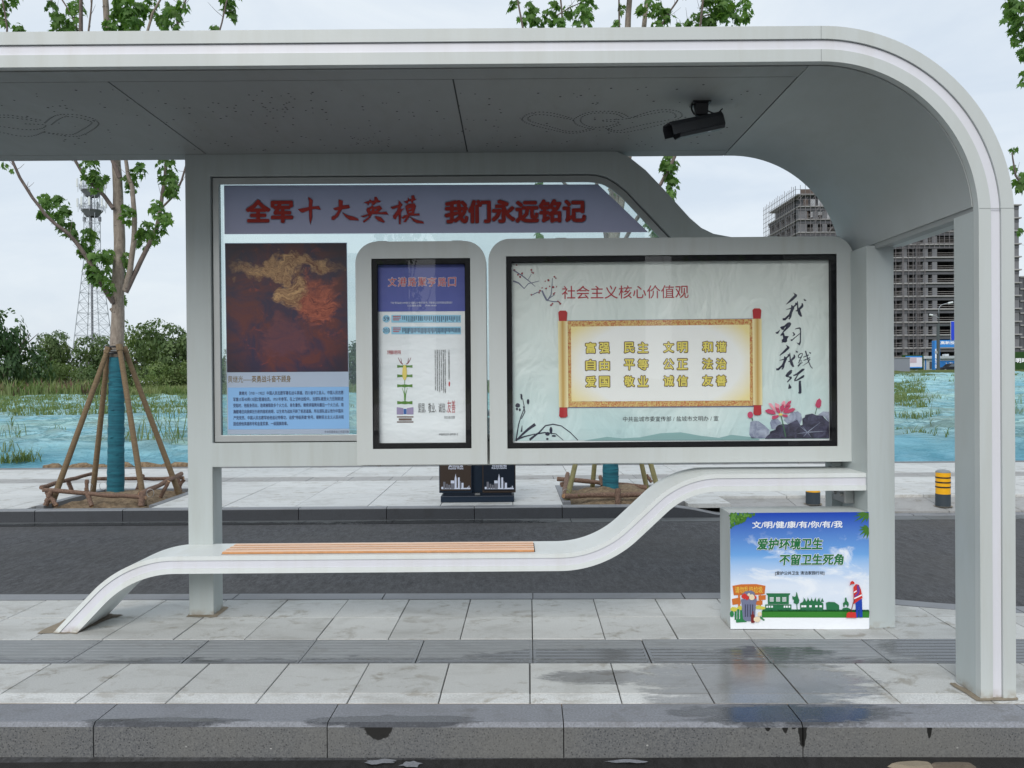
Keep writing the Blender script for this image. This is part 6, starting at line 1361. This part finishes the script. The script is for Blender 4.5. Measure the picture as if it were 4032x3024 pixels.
for zpx in (750, 828):
    zp = P(368, zpx, YM).z; m = MB(); m.tube([(0, 0, zp - .2), (0, 0, zp)], 2.5, 12); m.tube([(0, 0, zp - 1.6), (0, 0, zp - .2)], [1.4, 2.4], 12, cap=False); pf = m.build('platform', 'mast_dark', mast)
    m = MB(); R_ = 2.75
    for rz in (.5, 1.2): m.tube([(math.cos(6.283 * k / 12) * R_, math.sin(6.283 * k / 12) * R_, zp + rz) for k in range(13)], .05, 4)
    for k in range(24): a = 6.283 * k / 24; m.tube([(math.cos(a) * R_, math.sin(a) * R_, zp), (math.cos(a) * R_, math.sin(a) * R_, zp + 1.2)], .035, 4)
    m.build('railing', 'galv', pf)
    for a in (2.85, 3.5, .3, -.35, 1.6, -1.3, -1.9):
        m = MB(); x, y = math.cos(a) * 3.2, math.sin(a) * 3.0; m.box(x - .2, x + .2, y - .12, y + .12, zp + .7, zp + 2.7); m.build('antenna', 'antenna_white', mast)
        m = MB(); m.tube([(x * .96, y * .96, zp - .6), (x * .96, y * .96, zp + 2.8)], .05, 4); m.build('antenna_pole', 'galv', mast)
for sx in (-1.9, 1.9): zp = P(368, 872, YM).z; m = MB(); m.box(sx - .25, sx + .25, -.3, .3, zp, zp + 1.1); m.build('antenna', 'mast_dark', mast)
# ================================================================ building site at the right
YB_ = 190.0; K = YB_ / F
for k, v in dict(conc=(0.31, 0.31, 0.315), conc_dark=(0.095, 0.10, 0.115), conc_wall=(0.155, 0.16, 0.175), inside=(0.045, 0.043, 0.05), scaff=(0.17, 0.16, 0.17), rail=(0.34, 0.32, 0.31), panel_metal=(0.42, 0.44, 0.47), rust=(0.11, 0.085, 0.075)).items(): simple(k, v, .8, 0, .25, .5)  # concrete greys cooled to paint in the distance haze
bx0 = P(3147, 1200, YB_).x; bx1 = P(4014, 1200, YB_).x; zb0 = 1.8; zg0 = P(3640, 1370, YB_).z; FL = 50.8 * K
ub = empty('unfinished_building', ((bx0 + bx1) / 2, YB_, 0), label='unfinished concrete tower block with open floors and scaffolding', cat='building')
OX = (bx0 + bx1) / 2; DEP = 22.0
def ubx(x0, x1, y0, y1, z0, z1, nm, mt, par=ub): m = MB(); m.box(x0 - OX, x1 - OX, y0, y1, z0, z1); return m.build(nm, mt, par)
floors = [zg0 + FL * k for k in range(-2, 12)]; ztopb = floors[-1]
bay = []; xcur = bx0; pat = ((8, 22), (9, 26), (8, 17), (10, 24), (18, 17), (19, 78), (14, 20), (10, 0))       # pier px, opening px
# openings in pixels, aligned with those seen between the posts
ops = []; base_px = 3520 - 199 * 2
while base_px < 4020:
    x_ = base_px
    for a, b in ((20, 32), (7, 24), (19, 17), (19, 78)): x_ += a; ops.append((x_, x_ + b)); x_ += b
    base_px += 199 + 17
ops = [(a, b) for a, b in ops if a > 3155 and b < 4008]
edges = [3147] + [v for o_ in ops for v in o_] + [4014]
for i in range(0, len(edges), 2):
    a, b = vis(edges[i], YB_), vis(edges[i + 1], YB_); ubx(a, b, 0, 1.6, zb0, ztopb, 'pier', 'conc_wall' if (edges[i + 1] - edges[i]) > 16 else 'conc_dark')
for k, z in enumerate(floors):
    ubx(bx0 - .3, bx1 + .3, -.55, DEP, z - .16, z + .13, 'floor_slab', 'conc')
    ubx(bx0 + .1, bx1 - .1, -.12, 1.0, z - .95, z - .16, 'beam', 'conc_dark')
ubx(bx0 + .4, bx1 - .4, 5.5, 6.2, zb0, ztopb, 'inner_wall', 'inside')
for i in range(0, len(edges), 2):
    b = vis(edges[i + 1], YB_); ubx(b - .25, b - .05, 1.6, 5.5, zb0, ztopb, 'cross_wall', 'conc_wall')
m = MB()
for a, b in ops:
    for z in floors[:-1]:
        for rz in (.55, 1.05):
            m.box(vis(a, YB_) - OX, vis(b, YB_) - OX, .15, .22, z + rz, z + rz + .07)
m.build('guard_rails', 'rail', ub, kind='stuff')
for k in range(6):     # left flank
    y0 = k * 4.0; ubx(bx0, bx0 + 1.2, y0 + .8 if k else 1.7, y0 + 1.6 + (0 if k else .3), zb0, ztopb, 'pier', 'conc_wall')
for k, z in enumerate(floors): ubx(bx0 - .02, bx0 + .9, 1.65, DEP, z - .9, z - .16, 'side_beam', 'conc_dark')
ubx(bx0 + 3, bx0 + 3.4, 2, DEP - .3, zb0, ztopb, 'side_inner_wall', 'inside')
# top floors under scaffolding
zt1 = ztopb + 4.6
ubx(bx0 + 1, bx1 - 18, 1, DEP - 2, ztopb + .16, ztopb + 2.7, 'core_wall', 'conc_dark'); ubx(bx0 - .3, bx1 - 18, -.4, DEP - 1, ztopb + 2.7, ztopb + 2.95, 'floor_slab', 'conc')
for k in range(9):
    x_ = bx0 + 1.2 + k * 1.7; ubx(x_, x_ + 1.1, .2, .35, ztopb - 3.4 + .4 + (k % 3) * .5, ztopb + 1.8, 'formwork_panel', 'panel_metal' if k % 4 else 'rust')
ubx(bx0 + .5, bx0 + 9, .1, .3, ztopb + 3.0, ztopb + 4.1, 'formwork_panel', 'rust')
m = MB(); r_ = .06
zlow = floors[-4] - 1
for k in range(38):
    x_ = bx0 - 1.2 - OX + k * 1.15; top_ = zt1 + random.uniform(-.3, .7) - (3.2 if k > 24 else 0); m.tube([(x_, -1.3, zlow if k > 6 else zb0), (x_, -1.3, top_)], r_, 4)
for k in range(20):
    y_ = -1.3 + k * 1.25; m.tube([(bx0 - 1.2 - OX, y_, zlow), (bx0 - 1.2 - OX, y_, zt1 + random.uniform(-.2, .5))], r_, 4)
zz = zlow
while zz < zt1:
    m.tube([(bx0 - 1.2 - OX, -1.3, zz), (bx0 - 1.2 - OX + 42 * (1 if zz < zt1 - 3 else .6), -1.3, zz)], .05, 4); m.tube([(bx0 - 1.2 - OX, -1.3, zz), (bx0 - 1.2 - OX, DEP + 1, zz)], .05, 4); zz += 1.15
for px_ in (3522, 3549, 3553, 3572, 3590, 3604, 3609, 3616, 3636): x_ = vis(px_, YB_) - OX; m.tube([(x_, -.9, zb0), (x_, -.9, ztopb)], .07, 4)
zz = zb0
while zz < ztopb:
    x0_, x1_ = vis(3522, YB_) - OX, vis(3640, YB_) - OX; m.tube([(x0_, -.95, zz), (x1_, -.95, zz)], .035, 4); zz += 1.5
for k in range(30): x_ = bx0 - 1.2 - OX + random.uniform(0, 9); z_ = random.uniform(zlow, zt1 - 2); m.tube([(x_, -1.3, z_), (x_ + 1.15, -1.3, z_ + 1.6)], .05, 4)
m.build('scaffolding', 'scaff', ub, kind='stuff')
# second block at the right edge
x0 = vis(4016, 215.0); o2 = empty('unfinished_building', (x0 + 12, 215, 0), label='lower unfinished block partly in view at the right edge', cat='building')
zt2 = P(4025, 1090, 215).z
for k in range(9):
    z = zt2 - 3.2 * k
    m = MB(); m.box(-12, 14, -.5, 14, z - .2, z + .15); m.build('floor_slab', 'conc', o2)
    m = MB(); m.box(-11.8, 13.8, 2.5, 3, z - 3.0, z - .2); m.build('inner_wall', 'inside', o2)
for x_ in (-12, -9.2, -6, -2.5, 2, 6, 10): m = MB(); m.box(x_, x_ + 1.0, -.2, 3, 1, zt2); m.build('pier', 'conc_dark', o2)
# ---------------------------------------------------------------- site entrance, road, car
YR = 140.0; zr = P(3730, 1466, YR).z
g_ = MB(); g_.box(30, 400, 126, 148, zr - .6, zr); g_.build('distant_road', 'asphalt', kind='structure')
g_ = MB(); g_.box(28, 400, 124.6, 125.8, zr - .8, zr + .22); g_.build('distant_kerb', 'conc', kind='structure')
g_ = MB(); g_.box(30, 400, 148, 149, zr - .4, zr + .35); g_.build('site_kerb', 'conc', kind='structure')
g_ = MB(); g_.box(26, 420, 149, 260, zr - 1, zr + .05); g_.build('site_ground', 'soil', kind='structure')
def at(px, py, y): p = P(px, py, y); return p.x, p.z
def slab(nm, mt, px0, py0, px1, py1, y, dep, parent=None, org=None, **k):
    (x0_, z1_), (x1_, z0_) = at(px0, py0, y), at(px1, py1, y); m = MB(); m.box(x0_, x1_, y, y + dep, z0_, z1_)
    if org: m.v = [(a - org[0], b - org[1], c_ - org[2]) for a, b, c_ in m.v]
    return m.build(nm, mt, parent, **k)
tint('site_blue', (44, 128, 206), .5); tint('sign_blue', (20, 60, 200), .5); tint('hut_white', (196, 204, 208), .5); tint('wall_grey', (122, 128, 138), .6); tint('board_white', (214, 214, 226)); tint('hedge_green', (34, 68, 24), .9); tint('pole_grey', (70, 78, 80), .5)
# blue gate
yg = 152.0; gx_, _ = at(3690, 1460, yg); gate = empty('site_gate', (gx_, yg, 0), label='blue site gate with white lettering across its beam', cat='gate'); og = (gx_, yg, 0)
slab('gate_post', 'site_blue', 3680, 1341, 3702, 1462, yg, 1.0, gate, og); slab('gate_post', 'site_blue', 3880, 1334, 3902, 1462, yg, 1.0, gate, og); slab('gate_beam', 'site_blue', 3702.3, 1339, 3879.7, 1366, yg, 1.0, gate, og)
for s_, px, py, w_, h_ in (('高新投实业有限公司', 3788, 1349, 170, 13), ('质\n量\n为\n本', 3685, 1412, 7, 78)):
    o = lettering(None, s_, px, py, w_, h_, yg - .05, 'pure_white', bold=.02); o.location -= Vector(og); o.parent = gate
# site hut
yh = 158.0; hx_, _ = at(3700, 1460, yh); hut = empty('site_hut', (hx_, yh, 0), label='long white site hut with blue panels behind the gate', cat='hut'); oh = (hx_, yh, 0)
slab('wall', 'hut_white', 3637, 1410, 3960, 1462, yh, 6, hut, oh); slab('roof', 'hut_white', 3634, 1402, 3965, 1410, yh - .5, 7, hut, oh); slab('blue_panel', 'site_blue', 3702, 1421, 3960, 1453, yh - .12, .1, hut, oh)
slab('door', 'conc_dark', 3661, 1424, 3678, 1452, yh - .1, .1, hut, oh); slab('corner_post', 'site_blue', 3643, 1411, 3647, 1456, yh - .1, .1, hut, oh); slab('air_unit', 'hut_white', 3721, 1394, 3736, 1402, yh + 1, 1, hut, oh)
o = lettering(None, '上海', 3735, 1435, 34, 18, yh - .2, 'pure_white', bold=.01); o.location -= Vector(oh); o.parent = hut
# hedge wall, notice board
hg = slab('green_screen', 'hedge_green', 3555, 1398, 3637, 1456, 156.0, .5); tag(hg, 'dark green artificial hedge screen behind the notice board', 'screen')
yn = 154.0; nx_, _ = at(3600, 1450, yn); nb = empty('notice_board', (nx_, yn, 0), label='white notice board with a blue heading outside the building site', cat='notice board'); on = (nx_, yn, 0)
slab('board', 'board_white', 3567, 1407, 3631, 1449, yn, .2, nb, on); slab('heading', 'site_blue', 3567, 1402, 3631, 1407, yn - .02, .24, nb, on); slab('foot_strip', 'site_blue', 3580, 1445, 3631, 1449, yn - .05, .04, nb, on); slab('map_print', simple('map_pink', s2l((186, 168, 180)), .6), 3584, 1409, 3609, 1428, yn - .05, .04, nb, on)
hg2 = slab('green_screen', 'hedge_green', 3990, 1386, 4200, 1462, 150.0, .6); tag(hg2, 'dark green hedge screen with white characters at the right edge', 'screen')
o = lettering(None, '明时代', 4035, 1419, 72, 19, 149.9, 'pure_white', bold=.03); o.parent = hg2
wg = slab('grey_wall', 'wall_grey', 3519, 1409, 3583, 1476, 100.0, 8.0); tag(wg, 'plain grey hoarding at the end of the netted plot', 'hoarding')
slab('coping', 'conc', 3517, 1407, 3584, 1409, 99.9, 8.2, wg)
# traffic sign on a pole, street lamp
yp = 120.0; px0, _ = at(3697, 1465, yp); sp = empty('sign_pole', (px0, yp, 0), label='dark pole with a big blue road sign in front of the gate', cat='road sign'); osp = (px0, yp, 0)
slab('pole', 'pole_grey', 3692, 1275, 3701, 1466, yp, .35, sp, osp); slab('arm', 'pole_grey', 3701, 1280, 3744, 1283, yp + .1, .15, sp, osp); slab('arm', 'pole_grey', 3701, 1320, 3744, 1323, yp + .1, .15, sp, osp); slab('sign_panel', 'sign_blue', 3746, 1266, 3900, 1338, yp - .1, .12, sp, osp)
slab('sign_border', 'hut_white', 3743, 1264, 3903, 1340, yp + .03, .05, sp, osp); slab('control_box', 'steel', 3685, 1383, 3692, 1392, yp, .3, sp, osp)
yl = 135.0; lx, _ = at(3696, 1462, yl); lp_ = empty('street_lamp', (lx, yl, 0), label='slim double armed street lamp above the gate', cat='street lamp')
def LP(a, b): x_, z_ = at(a, b, yl); return (x_ - lx, 0, z_)
m = MB(); m.tube([LP(3697, 1462), LP(3697, 1240), LP(3697, 1215)], .07, 6); m.build('pole', 'pole_grey', lp_)
m = MB(); m.tube([LP(3697, 1240), LP(3696, 1215), LP(3703, 1203), LP(3715, 1198), LP(3735, 1193)], .06, 5); m.build('arm', 'galv', lp_)
m = MB(); m.tube([LP(3733, 1194), LP(3752, 1190)], .16, 6); m.build('lamp_head', 'antenna_white', lp_)
m = MB(); m.tube([LP(3697, 1252), LP(3685, 1245), LP(3672, 1241)], .06, 5); m.build('arm', 'galv', lp_)
m = MB(); m.tube([LP(3672, 1241), LP(3660, 1239)], .16, 6); m.build('lamp_head', 'antenna_white', lp_)
# car
ycar = 136.0; cx0, _ = at(3704, 1464, ycar); car = empty('parked_car', (cx0, ycar, zr), label='black hatchback seen between the two right-hand posts', cat='car')
tint('car_black', (14, 16, 24), .2); tint('car_glass', (90, 100, 112), .15); tint('tail_red', (190, 40, 44), .3)
prof_ = [(0, .35), (.02, .62), (.25, .75), (1.15, .88), (1.75, 1.38), (2.1, 1.46), (3.2, 1.44), (3.85, 1.0), (4.25, .92), (4.3, .35), (3.9, .22), (.4, .22)]
m = MB(); m.prism([prof_], 0, 1.7); m.build('body', 'car_black', car, bevel=.06, smooth=40)
m = MB(); m.prism([[(1.35, .93), (1.85, 1.34), (2.35, 1.38), (2.35, .93)]], -.02, .02); m.build('window', 'car_glass', car); m = MB(); m.prism([[(2.45, .93), (2.45, 1.38), (3.15, 1.37), (3.6, 1.0), (3.55, .93)]], -.02, .02); m.build('window', 'car_glass', car)
for x_ in (.78, 3.4):
    m = MB(); m.tube([(x_, -.03, .31), (x_, .2, .31)], .31, 18); w_o = m.build('wheel', 'black_plastic', car); m = MB(); m.tube([(x_, -.05, .31), (x_, -.02, .31)], .19, 12); m.build('rim', 'steel', w_o)
m = MB(); m.box(4.1, 4.31, -.015, .3, .72, .92); m.build('tail_light', 'tail_red', car)
# ================================================================ what the glass reflects: the other side of the road behind the photographer
def block(x, y, w_, d_, h_, label):
    o = empty('apartment_block', (x, y, 0), label=label, cat='building', group='apartment blocks across the main road')
    m = MB(); m.box(-w_ / 2, w_ / 2, -d_ / 2, d_ / 2, -.3, h_); m.build('wall', 'conc_wall', o)
    m = MB()
    for k in range(int(h_ / 3)): 
        for j in range(int(w_ / 3.5)): m.box(-w_ / 2 + 1 + j * 3.5, -w_ / 2 + 2.8 + j * 3.5, d_ / 2, d_ / 2 + .05, 1 + 3 * k, 2.5 + 3 * k)
    m.build('windows', 'inside', o, kind='stuff')
g_ = MB(); g_.box(-90, 90, -40, -14.0, -.28, -.02); g_.build('opposite_pavement', 'gutter', kind='structure')
for i, (x, y, w_, h_, lb) in enumerate(((12, -150, 26, 48, 'second tallest, near the middle of the poster case'), (-6, -170, 20, 40, 'slim one in the left of the poster case'), (52, -160, 34, 52, 'tallest, in the right of the poster case'), (-40, -180, 30, 30, 'lowest, in the timetable case'), (90, -150, 30, 44, 'rightmost of the row'))): block(x, y, w_, 16, h_, 'block reflected in glass, ' + lb)
for i, x in enumerate((-3.6, 1.6, 6.4)):
    c_ = copy_tree(tr2 if i % 2 else tr1); c_.location = (x, -17.0, -.02); c_.rotation_euler = (0, 0, 1.3 * i + .7); c_['label'] = 'maple across the main road, reflected in ' + ('the timetable case', 'the middle of the poster case', 'the right end of the poster case')[i]; c_['group'] = 'maples across the main road'
